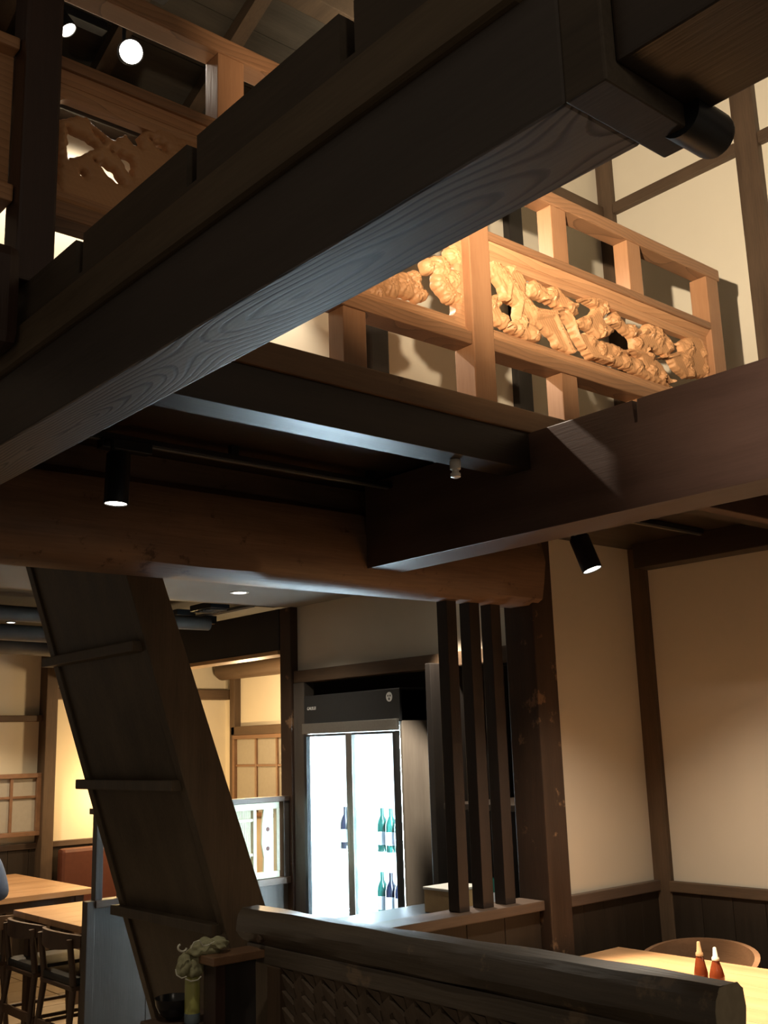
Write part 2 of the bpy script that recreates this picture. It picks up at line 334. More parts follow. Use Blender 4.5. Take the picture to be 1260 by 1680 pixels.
box('edge_beam', .5, 3.84, 5.425, 5.53, 2.47, 2.62, 'darkX', dk)
for y, rr in ((5.95, .045), (6.95, .055), (7.9, .06)):
    roundlog('pole_joist', [(.6+i*.5, y+random.uniform(-.02, .02), 2.40+random.uniform(-.012, .012)) for i in range(7)], rr, 'pipe', dk)
for x in (4.3, 4.8): roundlog('pole_joist', [(x, 5.5, 2.5), (x, 7, 2.49), (x, 8.55, 2.5)], .06, 'pipe', dk)
roundlog('log_lintel', [(5.30, 5.6, 2.31), (5.30, 7.0, 2.30), (5.30, 8.5, 2.31)], .085, 'postY', wf2)
# roof over the left part of the upper storey, rising toward the hall
def roof_z(y): return 3.97+.42*(3.2-y)
roof = struct(bpy.data.objects.new('ceiling', None)); C.objects.link(roof); roof.location = (1.2, 1.5, 4.2)
for i in range(19):
    ya = 3.45-i*.2; yb = ya-.196; dz = random.uniform(0, .008)
    pr('roof_board', [(ya, roof_z(ya)+.06+dz), (yb, roof_z(yb)+.06+dz), (yb, roof_z(yb)+.085+dz), (ya, roof_z(ya)+.085+dz)], .0, 3.1, 0, 'roof', roof)
for i in range(7):
    x = .30+i*.38; y0, y1 = 3.4, -.3
    pr('rafter', [(y0, roof_z(y0)), (y1, roof_z(y1)), (y1, roof_z(y1)+.06), (y0, roof_z(y0)+.06)], x, x+.055, 0, 'rafter', roof)
for y in (2.55, 1.75, .9): box('purlin', 0, 2.9, y, y+.09, roof_z(y)-.09, roof_z(y)-.003, 'rafter', roof)

# ================================================================== BEAMS
S = .80
def sz(z): return 1.6+(z-1.6)*S
XM0, XM1, ZM0, ZM1, ZT = 1.065*S, 1.24*S, sz(2.465), sz(2.67), sz(2.91)
t = thing('main_beam', 'massive dark beam with a slotted timber on top and cathedral grain underneath', 'beam', ((XM0+XM1)/2, 1.8, ZM0))
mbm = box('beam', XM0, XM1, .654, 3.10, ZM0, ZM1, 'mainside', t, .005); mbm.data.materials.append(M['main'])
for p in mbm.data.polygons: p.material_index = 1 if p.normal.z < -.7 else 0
box('ledge_timber', XM0-.018, XM1, .70, 3.10, ZM1, sz(2.775), 'ledge', t, .012)
slots = (1.29*S, 1.835*S, 2.40*S, 2.96*S)
ys = [.70]+[v for s in slots for v in (s-.015, s+.02)]+[3.10]
zb, zn = sz(2.775), sz(2.805)
poly = [(.70, zb)]
for i in range(0, len(ys), 2):
    poly += [(ys[i], ZT), (ys[i+1], ZT)]
    if i+2 < len(ys): poly += [(ys[i+1], zn), (ys[i+2], zn)]
poly += [(3.10, zb)]
pr('slotted_timber', poly, XM0, XM1, 0, 'timberY', t)
t = thing('beam_end_bracket', 'upright end plate at the near end of the main beam, with a round peg', 'bracket', (.95, .62, ZM0))
box('end_post', XM0, 1.04, .598, .655, ZM0, 3.4, 'timberY', t, .003)
bm = bmesh.new(); lathe(bm, (1.0, .606, 2.312), [(.0285, 0), (.0285, .072), (.027, .078), (.024, .08)], 24, Vector((1, 0, 0))); fin('round_peg', bm, 'black', t, True)
tag(box('girder', .871, 1.032, -1.4, .597, sz(2.50), 3.1, 'darkY', None, .004), 'broad dark girder running on from the end plate of the main beam', 'beam')
# beam along Y at right
t = thing('hall_beam', 'reddish brown cross beam with a small slot, running from the round log above the alcove', 'beam', (2.65, 1.2, 2.26))
y1, y2 = 1.786, 1.802
pr('beam', [(-1.2, 2.26), (3.07, 2.26), (3.07, 2.59), (y2, 2.59), (y2, 2.515), (y1, 2.515), (y1, 2.59), (-1.2, 2.59)], 2.56, 2.74, 0, 'right', t, .003)
# gallery edge beam with sill
t = thing('gallery_beam', 'dark beam under the gallery railing with a brown sill on top', 'beam', (1.8, 2.27, 2.465))
box('beam', XM1+.002, 2.558, 2.216, 2.33, 2.465, 2.588, 'darkX', t, .003)
box('sill', XM1+.002, 4.38, 2.206, 2.335, 2.588, 2.665, 'sill', t, .005)
box('beam', 2.742, 4.38, 2.216, 2.33, 2.465, 2.588, 'darkX', t, .003)
# big round log
bm = bmesh.new(); N = 46; rings = []
prof = [(3.145, 2.188), (3.255, 2.188), (3.30, 2.24), (3.315, 2.34), (3.30, 2.44), (3.24, 2.50), (3.15, 2.505), (3.092, 2.47), (3.070, 2.38), (3.074, 2.28), (3.100, 2.215)]
ph = [random.uniform(0, 6) for _ in prof]
for i in range(N+1):
    x = -.6+i*(3.60+.6)/N; ring = []
    for (y, z), p in zip(prof, ph):
        k_ = .006*math.sin(x*3.1+p)+.004*math.sin(x*7.7+2*p); fl_ = 0 if z < 2.2 else 1
        ring.append(bm.verts.new((x, y+(k_ if fl_ else 0), z+k_*.7*fl_)))
    rings.append(ring)
for A, B in zip(rings, rings[1:]):
    for j in range(len(prof)): bm.faces.new((A[j], A[(j+1) % len(prof)], B[(j+1) % len(prof)], B[j]))
bm.faces.new(rings[0]); bm.faces.new(rings[-1][::-1])
tag(fin('log_beam', bm, 'logX', None, True), 'thick reddish brown log beam with flattened underside over the slats and staircase', 'beam')
tag(box('pillar', 3.56, 3.70, 3.125, 3.30, 0, 2.53, 'brownZ', None, .006), 'dark square pillar with worn scuffed patches beside the slat screen', 'pillar')
tag(box('upper_post', .822, .912, 2.19, 2.275, ZT+.001, 3.95, 'redZ', None, .007), 'dark upright post standing on the slotted beam at the railing end', 'post')

# ================================================================== CARVED RAILING
def mpanel(name, x0, x1, z0, z1, nx, nz, field, relief, yf, yb, m, parent):
    """openwork board: marching squares on a 2-D field, solid between yf (front) and yb"""
    xs = np.linspace(x0, x1, nx+1); zs = np.linspace(z0, z1, nz+1); X, Z = np.meshgrid(xs, zs, indexing='ij')
    V = field(X, Z); R_ = relief(X, Z)
    verts, faces, cf, cb = [], [], {}, {}
    def corner(i, j):
        k = (i, j)
        if k not in cf:
            cf[k] = len(verts); verts.append((xs[i], yf-R_[i, j], zs[j])); cb[k] = len(verts); verts.append((xs[i], yb, zs[j]))
        return k
    def cross(a, b):
        k = (a, b) if a < b else (b, a)
        if k not in cf:
            (i, j), (p, q) = k; va, vb = V[i, j], V[p, q]; tt = min(.98, max(.02, va/(va-vb)))
            x = xs[i]+(xs[p]-xs[i])*tt; z = zs[j]+(zs[q]-zs[j])*tt; rr = R_[i, j]+(R_[p, q]-R_[i, j])*tt
            cf[k] = len(verts); verts.append((x, yf-rr, z)); cb[k] = len(verts); verts.append((x, yb, z))
        return k
    for i in range(nx):
        for j in range(nz):
            cs = [(i, j), (i+1, j), (i+1, j+1), (i, j+1)]; ins = [V[c] > 0 for c in cs]
            if not any(ins): continue
            poly = []
            for k in range(4):
                a, b = cs[k], cs[(k+1) % 4]
                if ins[k]: poly.append((corner(*a), 0))
                if ins[k] != ins[(k+1) % 4]: poly.append((cross(a, b), 1))
            if len(poly) < 3: continue
            faces.append([cf[p[0]] for p in poly]); faces.append([cb[p[0]] for p in poly][::-1])
            for k in range(len(poly)):
                a, b = poly[k], poly[(k+1) % len(poly)]
                if a[1] and b[1]: faces.append([cf[b[0]], cf[a[0]], cb[a[0]], cb[b[0]]])
    b = Vector(base_of(parent)); me = bpy.data.meshes.new(name)
    me.from_pydata([(v[0]-b.x, v[1]-b.y, v[2]-b.z) for v in verts], [], faces); me.update()
    me.materials.append(M[m]); o = bpy.data.objects.new(name, me); C.objects.link(o); o.parent = parent
    for p in me.polygons: p.use_smooth = True
    me.set_sharp_from_angle(angle=math.radians(50))
    return o
YR = 2.262
def conv(l):
    out = []
    for px, py, rad in l:
        p = at_y(px, py, YR); dist = p.dot(f)-1.6*f.z; out.append((p.x, p.z, rad*dist/F*1.05))
    return out
def zpoly(l, ox, oy, k): return [at_y(ox+x/k, oy+y/k, YR) for x, y in l]
def poly_sd(poly, X, Z):
    d = np.full(X.shape, 1e9); ins = np.zeros(X.shape, bool); n = len(poly)
    for i in range(n):
        a, b = poly[i], poly[(i+1) % n]; ex, ez = b.x-a.x, b.z-a.z; t_ = np.clip(((X-a.x)*ex+(Z-a.z)*ez)/(ex*ex+ez*ez+1e-12), 0, 1)
        d = np.minimum(d, np.hypot(X-a.x-t_*ex, Z-a.z-t_*ez))
        c_ = (a.z > Z) != (b.z > Z); ins ^= c_ & (X < (b.x-a.x)*(Z-a.z)/(b.z-a.z+1e-12)+a.x)
    return np.where(ins, d, -d)
def carving_fns(blobs, chains, polys, neg, use_blobs):
    caps = []
    for ch in chains:
        q = conv(ch); caps += list(zip(q, q[1:]))
    bl = conv(blobs); rnd = random.Random(3); par = [(rnd.choice((5, 6, 7)), rnd.uniform(0, 6), rnd.uniform(.8, 1.25)) for _ in bl]
    def parts(X, Z):
        for (x, z, rr), (nl, ph_, sq) in zip(bl, par):
            th = np.arctan2(Z-z, X-x); d = np.hypot((X-x)/sq**.5, (Z-z)*sq**.5)
            R_ = rr*(1+.16*np.abs(np.sin(nl*th/2+ph_))-.06)
            yield R_-d, rr, .5+.5*np.cos(nl*2*th+ph_*3), d
        for (xa, za, ra), (xb, zb_, rb) in caps:
            dx, dz = xb-xa, zb_-za; L2 = dx*dx+dz*dz+1e-9
            tt = np.clip(((X-xa)*dx+(Z-za)*dz)/L2, 0, 1); R_ = ra+(rb-ra)*tt
            d = np.hypot(X-xa-tt*dx, Z-za-tt*dz); yield R_-d, (ra+rb)/2, .5+.5*np.sin(d*900), d
    def pol(X, Z):
        v = np.full(X.shape, -1.0); wob = .0012*np.sin(X*190+3*np.sin(Z*90))+.0012*np.sin(Z*230+2.7*np.sin(X*110))-.0022
        for p in polys: v = np.maximum(v, poly_sd(p, X, Z)+wob)
        for p in neg: v = np.minimum(v, -poly_sd(p, X, Z)+wob)
        return v
    def field(X, Z):
        v = pol(X, Z)
        if use_blobs:
            for s, *_ in parts(X, Z): v = np.maximum(v, s)
        return v
    def relief(X, Z):
        h = np.sqrt(np.clip(pol(X, Z)/.012, 0, 1))*.013
        for s, rr, rip, d in parts(X, Z):
            q = np.clip(s/max(rr, .012), 0, 1); core = np.exp(-(d/(.25*rr+1e-4))**2)*-.004
            h = np.maximum(h, np.sqrt(q)*.026+rip*.004*(q > .12)+core*1.6*(q > 0))
        return h+.0012*np.sin(X*420+Z*300)*(h > .004)
    return field, relief
def rr_hole(x0, x1, z0, z1, rad):
    cx, cz, hx, hz = (x0+x1)/2, (z0+z1)/2, (x1-x0)/2, (z1-z0)/2
    def field(X, Z):
        qx = np.abs(X-cx)-hx+rad; qz = np.abs(Z-cz)-hz+rad
        d = np.hypot(np.maximum(qx, 0), np.maximum(qz, 0))+np.minimum(np.maximum(qx, qz), 0)-rad
        for sx_ in (-1, 1):
            for sz_ in (-1, 1):
                c_ = np.hypot(X-(cx+sx_*(hx-rad*.15)), Z-(cz+sz_*(hz-rad*1.15)))-rad*.42; d = np.minimum(d, c_) if False else d
        return d
    def relief(X, Z):
        d = field(X, Z); return np.where(d < .012, .0+.5*np.clip(d, 0, .012), .010)
    return field, relief
rail = thing('gallery_railing', 'orange cedar gallery railing with openwork pine carvings', 'railing', (2.3, 2.27, 2.666))
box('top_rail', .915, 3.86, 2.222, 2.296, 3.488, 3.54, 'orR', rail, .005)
for xa, xb in ((.915, 2.322), (2.418, 3.755)):
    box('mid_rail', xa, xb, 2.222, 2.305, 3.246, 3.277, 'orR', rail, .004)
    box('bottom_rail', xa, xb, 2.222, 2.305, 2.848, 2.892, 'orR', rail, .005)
    for z0, z1, zz in ((3.222, 3.246, 1), (2.892, 2.916, -1)):      # sloped mouldings
        pr('moulding', [(2.232, z1 if zz > 0 else z0), (2.250, z0 if zz > 0 else z1), (2.262, z0 if zz > 0 else z1), (2.262, z1 if zz > 0 else z0)], xa, xb, 0, 'orX', rail)
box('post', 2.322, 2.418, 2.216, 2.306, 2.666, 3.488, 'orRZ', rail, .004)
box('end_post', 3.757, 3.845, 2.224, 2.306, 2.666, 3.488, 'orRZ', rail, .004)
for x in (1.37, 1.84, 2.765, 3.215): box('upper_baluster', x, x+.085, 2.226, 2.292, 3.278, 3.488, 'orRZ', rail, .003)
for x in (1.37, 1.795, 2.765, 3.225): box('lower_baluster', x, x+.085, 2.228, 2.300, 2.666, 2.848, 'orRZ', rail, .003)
B2_ = [(877, 474, 17), (906, 483, 18), (935, 505, 14), (896, 496, 12), (806, 499, 15), (827, 524, 14), (839, 537, 12), (858, 528, 16), (877, 550, 16), (852, 540, 12),
       (973, 497, 14), (987, 510, 12), (963, 527, 13), (987, 543, 16), (1010, 527, 15), (1037, 543, 16), (1047, 563, 14), (970, 560, 14), (987, 573, 16), (1010, 577, 15), (1000, 590, 12),
       (1027, 593, 16), (1047, 600, 16), (1067, 580, 14), (1070, 607, 14), (1087, 617, 11), (1080, 553, 22), (1067, 545, 18), (1097, 567, 14), (1130, 570, 20), (1127, 593, 20), (1133, 613, 14),
       (1153, 580, 13), (1157, 607, 13), (812, 425, 17), (838, 440, 14), (945, 560, 9), (1105, 545, 14), (1108, 625, 12)]
C2_ = [[(806, 430, 16), (836, 464, 17), (855, 490, 16), (877, 515, 18), (909, 515, 12), (925, 553, 14), (938, 578, 12)], [(836, 464, 8), (833, 492, 6), (815, 500, 8)], [(855, 490, 8), (850, 522, 7)],
       [(905, 513, 6), (925, 506, 6), (938, 524, 6), (947, 550, 6), (956, 570, 7)], [(900, 490, 7), (870, 470, 8)], [(935, 505, 6), (965, 492, 7), (990, 495, 9), (996, 520, 8)], [(938, 578, 8), (975, 585, 10), (1000, 595, 9)],
       [(1037, 543, 7), (1060, 545, 8)], [(1083, 590, 4), (1112, 583, 4)], [(963, 527, 6), (945, 520, 5)], [(1010, 577, 6), (1045, 580, 6), (1068, 590, 6)]]
B1_ = [(703, 436, 12), (725, 439, 20), (744, 458, 18), (725, 464, 16), (738, 483, 14), (750, 490, 11), (747, 420, 16), (639, 461, 26), (665, 467, 22), (684, 477, 16), (681, 455, 12), (693, 483, 10), (615, 470, 26), (590, 455, 24),
       (140, 197, 10), (160, 217, 9), (200, 233, 15), (217, 243, 15), (187, 240, 12), (260, 217, 18), (277, 227, 18), (247, 233, 15), (133, 277, 10), (153, 277, 14), (167, 290, 14), (187, 300, 12), (240, 267, 20), (267, 253, 20), (233, 290, 18),
       (300, 260, 22), (330, 300, 22), (370, 300, 20), (400, 340, 24), (440, 350, 20), (470, 400, 22), (520, 400, 20), (550, 440, 22), (120, 262, 7)]
C1_ = [[(112, 195, 8), (143, 220, 9), (167, 247, 9), (200, 280, 8), (217, 310, 9)], [(112, 258, 7), (157, 247, 6)], [(330, 300, 12), (420, 350, 14), (520, 410, 14), (640, 470, 12)], [(160, 217, 6), (200, 235, 7)], [(725, 464, 9), (760, 500, 8)], [(747, 420, 12), (765, 450, 8)]]
Z2 = [[(105,285),(200,300),(270,325),(300,370),(295,430),(320,460),(345,505),(400,515),(440,500),(490,520),(520,560),(550,615),(620,640),(680,690),(660,740),(600,745),(560,690),(530,640),(500,580),(470,545),(435,540),(460,600),(500,650),(535,700),(510,720),(440,685),(420,640),(380,610),(330,580),(300,570),(250,560),(245,520),(250,490),(210,470),(190,480),(160,475),(185,440),(175,400),(140,350),(110,310)],
      [(95,450),(170,430),(165,480),(190,540),(235,580),(200,600),(160,575),(130,540),(95,500)], [(230,570),(270,520),(300,560),(350,590),(375,640),(360,665),(300,650),(240,620),(200,600)],
      [(290,380),(340,365),(390,405),(440,395),(480,440),(520,470),(550,530),(520,540),(470,510),(420,485),(360,460),(310,450)], [(540,455),(600,450),(660,475),(675,520),(660,560),(720,605),(690,635),(640,650),(600,610),(530,580),(535,550),(600,530),(620,500)],
      [(680,540),(720,515),(760,570),(810,590),(835,640),(790,640),(750,610),(730,590),(690,570)], [(570,610),(640,650),(700,665),(750,690),(770,720),(830,740),(860,790),(920,820),(1010,890),(900,850),(760,785),(640,750),(590,710)],
      [(830,640),(860,575),(920,590),(970,640),(1000,700),(960,730),(900,700),(860,690)], [(760,690),(830,690),(880,720),(930,760),(960,810),(1000,860),(920,830),(860,790),(830,740)],
      [(1010,660),(1060,630),(1140,630),(1170,700),(1170,830),(1100,830),(1050,830),(1000,790),(970,740),(910,735),(980,715),(1030,700)], [(790,640),(840,630),(880,680),(860,720),(800,690)]]
Z1 = [[(50,615),(150,590),(200,600),(230,640),(290,680),(330,720),(400,690),(440,740),(480,760),(468,700),(490,670),(540,670),(570,640),(620,650),(660,700),(720,710),(900,780),(900,1120),(50,1120)]]
N1 = [[(104,660),(150,690),(200,710),(255,755),(215,772),(160,795),(104,812)], [(268,842),(300,848),(345,880),(365,915),(390,948),(350,940),(315,910)], [(358,796),(400,806),(437,828),(434,912),(405,870),(390,830)], [(168,882),(186,888),(188,914),(170,900)], [(550,745),(585,742),(618,772),(600,780)], [(525,716),(545,712),(535,722)], [(325,772),(343,778),(335,790)], [(240,820),(256,822),(250,836)], [(235,672),(290,712),(285,735),(255,705)]]
N1 = [zpoly(p, 80, 0, 3.15) for p in N1]
B2_ = [(x, y, q*.78) for x, y, q in B2_]; C2_ = [[(x, y, q*.7) for x, y, q in c_] for c_ in C2_]
Z2 = [zpoly(p, 760, 330, 2.864) for p in Z2]; Z1 = [zpoly(p, 80, 0, 3.15) for p in Z1]
B1_ = [b_ for b_ in B1_ if b_[0] > 290]; C1_ = [c_ for c_ in C1_ if c_[0][0] > 190]
for (xa, xb, bl, chn, zp, zn_, ub) in ((.915, 2.322, B1_, C1_, Z1, N1, True), (2.418, 3.756, B2_, C2_, Z2, [], False)):
    fh, rh = rr_hole(xa+.018, xb-.03, 2.945, 3.192, .032)
    fr = mpanel('panel_frame', xa, xb, 2.892, 3.246, 260, 70, fh, rh, 2.262, 2.290, 'orX', rail)
    ff, rf = carving_fns(bl, chn, zp, zn_, ub)
    mpanel('pine_carving', xa+.004, xb-.012, 2.925, 3.215, 340, 76, lambda X, Z, ff=ff: ff(X, Z), rf, 2.268, 2.286, 'carve', rail)
# railing bay on the other side of the dark post
rl2 = thing('gallery_railing', 'cedar railing bay with a plain panel beside the dark upright post, away from the carvings', 'railing', (.4, 2.27, 2.666))
for nm, za, zb_ in (('top_rail', 3.488, 3.54), ('mid_rail', 3.246, 3.277), ('bottom_rail', 2.848, 2.892)): box(nm, -.1, .82, 2.222, 2.305, za, zb_, 'orX', rl2, .005)
box('inner_panel', -.1, .82, 2.26, 2.28, 2.892, 3.246, 'orX', rl2, .002)
tag(box('cross_tie', .0, .832, 2.17, 2.34, 2.48, 2.72, 'redZ', None, .03), 'short rounded dark tie beam under the cedar railing beside the upright post', 'beam')
# ------------------------------------------------------------------ upstairs lights
def cyl_spot(name, label, lens_at, aim, rad, length, mount, lensm='lens', group=None, coll=M):
    """black cylinder spotlight: body, lens, yoke, mount box"""
    p = Vector(lens_at); d = (Vector(aim)-p).normalized()
    t = thing(name, label, 'lamp', tuple(p), group)
    bm = bmesh.new(); lathe(bm, p, [(rad*.9, -length), (rad, -length+.006), (rad, 0), (rad*.9, 0), (rad*.88, -.004)], 28, d); fin('housing', bm, 'black', t, True)
    bm = bmesh.new(); lathe(bm, p-d*.006, [(rad*.88, 0), (rad*.88, .003)], 24, d); fin('lens', bm, lensm, t)
    q = p-d*length*.75; mnt = Vector(mount)
    bm = bmesh.new(); tube(bm, [q+Vector((0, rad*1.1, 0)), Vector((q.x, q.y+rad*1.1, mnt.z-.02)), mnt], .007, 8); fin('yoke', bm, 'black', t, True)
    box('driver_box', mnt.x-.02, mnt.x+.15, mnt.y-.02, mnt.y+.02, mnt.z-.025, mnt.z+.01, 'black', t, .003)
    return t
L2 = at_y(215, 85, 2.72)
cyl_spot('spotlight', 'glaring round spotlight shining out behind the carved railing', L2, (.3, .3, 2.0), .040, .12, (L2.x, L2.y+.05, roof_z(2.72)-.10), 'lensbig')
spot('spotlight_beam', tuple(L2+Vector((-.01, -.03, -.02))), (.2, .4, 1.9), 5, 90, .6, NEUT, .04)
L3 = at_y(112, 50, 2.9)
cyl_spot('spotlight', 'second spotlight half hidden by the dark upright post', L3, L3+Vector((.5, -.4, -1)), .030, .10, (L3.x, L3.y+.05, roof_z(2.9)-.10))
spot('spotlight_beam', tuple(L3+Vector((.03, -.02, -.05))), L3+Vector((.36, .26, -1)), 70, 88, .5, NEUT, .03)
cyl_spot('spotlight', 'spotlight above the gallery floor washing the cream wall behind the main beam', (2.15, 3.08, 3.62), (2.4, 2.2, 2.4), .032, .10, (2.15, 3.11, 3.72))
spot('spotlight_beam', (2.155, 3.06, 3.59), (2.5, 2.2, 2.5), 110, 105, .5, NEUT, .02)
spot('wall_wash_beam', (2.14, 3.09, 3.58), (2.05, 3.2, 2.9), 40, 110, .6, NEUT, .02)
# uplight on the back of the main beam that washes the carved railing
t = cyl_spot('uplight', 'black uplight on the hall side of the main beam aimed at the carved railing', (1.25, 1.15, 2.715), (2.6, 2.25, 3.25), .032, .09, (1.12, 1.06, 2.60))
bm = bmesh.new(); tube(bm, [(1.12, 1.06, 2.58), (1.08, 1.06, 2.57), (XM1+.004, 1.06, 2.57)], .010, 8); fin('bracket_arm', bm, 'black', t, True)
spot('uplight_beam', (1.262, 1.160, 2.728), (2.50, 2.2, 3.85), 70, 84, .5, (1.0, .77, .54), .016)
spot('uplight_beam', (1.262, 1.163, 2.730), (4.2, 2.7, 4.9), 560, 72, .8, (1.0, .83, .62), .016)
t = cyl_spot('uplight', 'added unseen spotlight on the hall side of the main beam aimed at the brown cross beam', (1.12, .93, 2.60), (2.56, 1.1, 2.45), .026, .08, (1.06, .86, 2.56))  # fitting added out of sight to carry extra light for the cross beam
bm = bmesh.new(); tube(bm, [(1.05, .86, 2.55), (XM1+.004, .86, 2.55)], .009, 8); fin('bracket_arm', bm, 'black', t, True)
spot('cross_beam_fill', (1.13, .932, 2.60), (2.56, .9, 2.45), 90, 76, 1.0, (1, .82, .66), .02)  # fill that brightens the cross beam face, from the added fitting
# ================================================================== LOW-LEVEL LIGHTS
point('hall_fill', (.1, -.9, 2.5), 18, NEUT, .12)  # unseen fill added behind the camera to lift beams, log and stair
ta = Vector((1.60, 2.92, 2.55))
trk = thing('lighting_track', 'thin black lighting track under the gallery floor between the dark beam and the log', 'track', (2.0, 2.92, 2.57))
box('rail', 1.12, 2.56, 2.905, 2.94, 2.545, 2.565, 'black', trk, .003); box('conductor', 1.12, 2.55, 2.915, 2.930, 2.541, 2.545, 'steel', trk, .001)
for x in (1.2, 1.85, 2.45): box('hanger', x, x+.03, 2.912, 2.934, 2.565, 2.60, 'black', trk, .002)
La = at_y(190, 827, 2.80)
cyl_spot('track_spotlight', 'black cylinder spotlight hanging from the track in front of the round log', La, La+Vector((-.03, .02, -1)), .036, .155, (La.x+.02, 2.92, 2.54))
spot('track_spot_beam', tuple(La+Vector((0, 0, -.02))), La+Vector((0, .0, -1)), 14, 110, .7, NEUT, .03)
Lb = at_x(972, 935, 3.3)
cyl_spot('ceiling_spotlight', 'black cylinder spotlight above the alcove table', Lb, (3.5, 2.1, .72), .040, .145, (Lb.x-.05, Lb.y+.08, 2.50))
spot('alcove_spot_beam', tuple(Lb+Vector((.005, -.01, -.02))), (3.45, 2.25, .72), 110, 125, .9, (1, .87, .69), .03)
spot('alcove_spot_beam', tuple(Lb+Vector((.005, -.01, -.02))), (3.5, 2.3, .72), 520, 52, .5, (1, .80, .55), .03)
trk2 = thing('lighting_track', 'black lighting track on the alcove ceiling by the cream wall', 'track', (3.5, 2.7, 2.51))
box('rail', 3.1, 4.25, 2.66, 2.70, 2.505, 2.527, 'black', trk2, .003); box('conductor', 3.1, 4.25, 2.672, 2.688, 2.500, 2.505, 'steel', trk2, .001)
# recessed downlight
def downlight(label, x, y, z):
    t = thing('downlight', label, 'lamp', (x, y, z))
    bm = bmesh.new(); lathe(bm, (x, y, z-.006), [(.036, .005), (.038, 0), (.052, 0), (.053, .005)], 28, cap=False); fin('ring', bm, 'white', t, True)
    bm = bmesh.new(); lathe(bm, (x, y, z-.004), [(.036, 0), (.036, .002)], 24); fin('lens', bm, 'lens', t)
    return t
downlight('small round recessed downlight in the grey ceiling behind the log beam', 3.216, 4.979, 2.459)
spot('downlight_beam', (3.216, 4.979, 2.44), (3.216, 4.979, 0), 40, 130, .6, NEUT, .03)
Lc = at_y(18, 1022, 6.4)
cyl_spot('hanging_spotlight', 'tiny downlight under the pole joists of the left dining room', Lc, Lc+Vector((0, 0, -1)), .030, .07, (Lc.x, 6.5, 2.50))
spot('dining_spot_beam', tuple(Lc+Vector((0, 0, -.02))), (3.0, 6.6, .7), 90, 110, .6, WARM, .03)
spot('dining_spot_beam', (3.0, 7.7, 2.35), (3.0, 7.6, .7), 110, 120, .6, WARM, .03)
spot('dining_spot_beam', (3.1, 5.95, 2.35), (3.1, 5.95, .7), 90, 100, .6, WARM, .03)
downlight('small recessed downlight above the service counter behind the slats', 3.62, 3.85, 2.459)
spot('downlight_beam', (3.62, 3.85, 2.44), (3.75, 4.0, 0), 140, 75, .35, NEUT, .03)
# gear along the far beam
t = thing('ceiling_gear', 'run of dusty track and vents above the far dark beam', 'track', (3.8, 6.3, 2.47))
box('rail', 3.66, 3.70, 5.55, 8.4, 2.47, 2.49, 'steel', t, .003)
for k in range(5):
    y = 5.75+k*.42; box('vent_body', 3.50, 3.64, y, y+.26, 2.48, 2.52, 'black', t, .004)
    for q in range(5): box('vent_slat', 3.51, 3.63, y+.02+q*.045, y+.045+q*.045, 2.47, 2.478, 'pipe', t, .001)
box('spot_box', 3.64, 3.73, 6.05, 6.22, 2.42, 2.47, 'black', t, .004); box('spot_face', 3.648, 3.722, 6.06, 6.21, 2.416, 2.4195, 'gold', t, .001)
# porcelain knob
t = thing('porcelain_insulator', 'small white porcelain knob insulator fixed under the dark gallery beam', 'insulator', (2.262, 2.268, 2.414))
bm = bmesh.new(); lathe(bm, (2.262, 2.268, 2.405), [(.010, 0), (.016, .003), (.016, .014), (.011, .018), (.011, .024), (.017, .028), (.018, .052), (.015, .059)], 24); fin('knob', bm, 'ceramic', t, True)
# ================================================================== SLAT SCREEN AND BACK COUNTER
t = thing('slat_screen', 'three upright dark slats standing on a low boarded counter wall beside the pillar', 'screen', (3.2, 3.23, 0))
for x0, x1 in ((3.10, 3.158), (3.236, 3.298), (3.368, 3.430)): box('slat', x0, x1, 3.20, 3.262, .935, 2.19, 'slatZ', t, .003)
box('counter_cap', 2.45, 3.558, 3.155, 3.30, .895, .935, 'railX', t, .004)
for i in range(5): box('board', 2.46+i*.219, 2.46+(i+1)*.219-.003, 3.18, 3.20, .01, .895, 'wainZ', t, .002)
box('inner_panel', 2.46, 3.558, 3.20, 3.285, .01, .895, 'wainZ', t, 0)
t = thing('service_counter', 'dark service counter behind the slats', 'counter', (3.3, 3.7, 0))
box('body', 3.05, 3.80, 3.42, 3.95, .02, .80, 'darkX', t); box('top', 3.02, 3.83, 3.39, 3.98, .80, .845, 'blacksatin', t)
box('back_shelf', 3.70, 4.40, 3.34, 3.90, 1.28, 1.31, 'darkX', t); box('side_panel', 3.72, 4.40, 3.98, 4.02, .02, 2.0, 'blackZ', t)
box('shelf_upright', 4.40, 4.44, 3.34, 3.98, .02, 2.0, 'blackZ', t)
def wbox(label, x0, x1, y0, y1, z0, z1):
    t = thing('wooden_box', label, 'box', ((x0+x1)/2, (y0+y1)/2, z0))
    box('body', x0, x1, y0, y1, z0, z1, 'paperbox', t, .003); box('lid', x0-.004, x1+.004, y0-.004, y1+.004, z1, z1+.012, 'ceramic', t, .003)
wbox('pale wooden box on the service counter behind the first slat', 3.44, 3.64, 3.60, 3.78, .846, .945)
wbox('narrow pale box on the shelf seen between two slats', 3.92, 3.99, 3.42, 3.52, 1.311, 1.43)
wbox('tall pale box at the shelf end behind the slats', 4.08, 4.16, 3.44, 3.54, 1.311, 1.50)
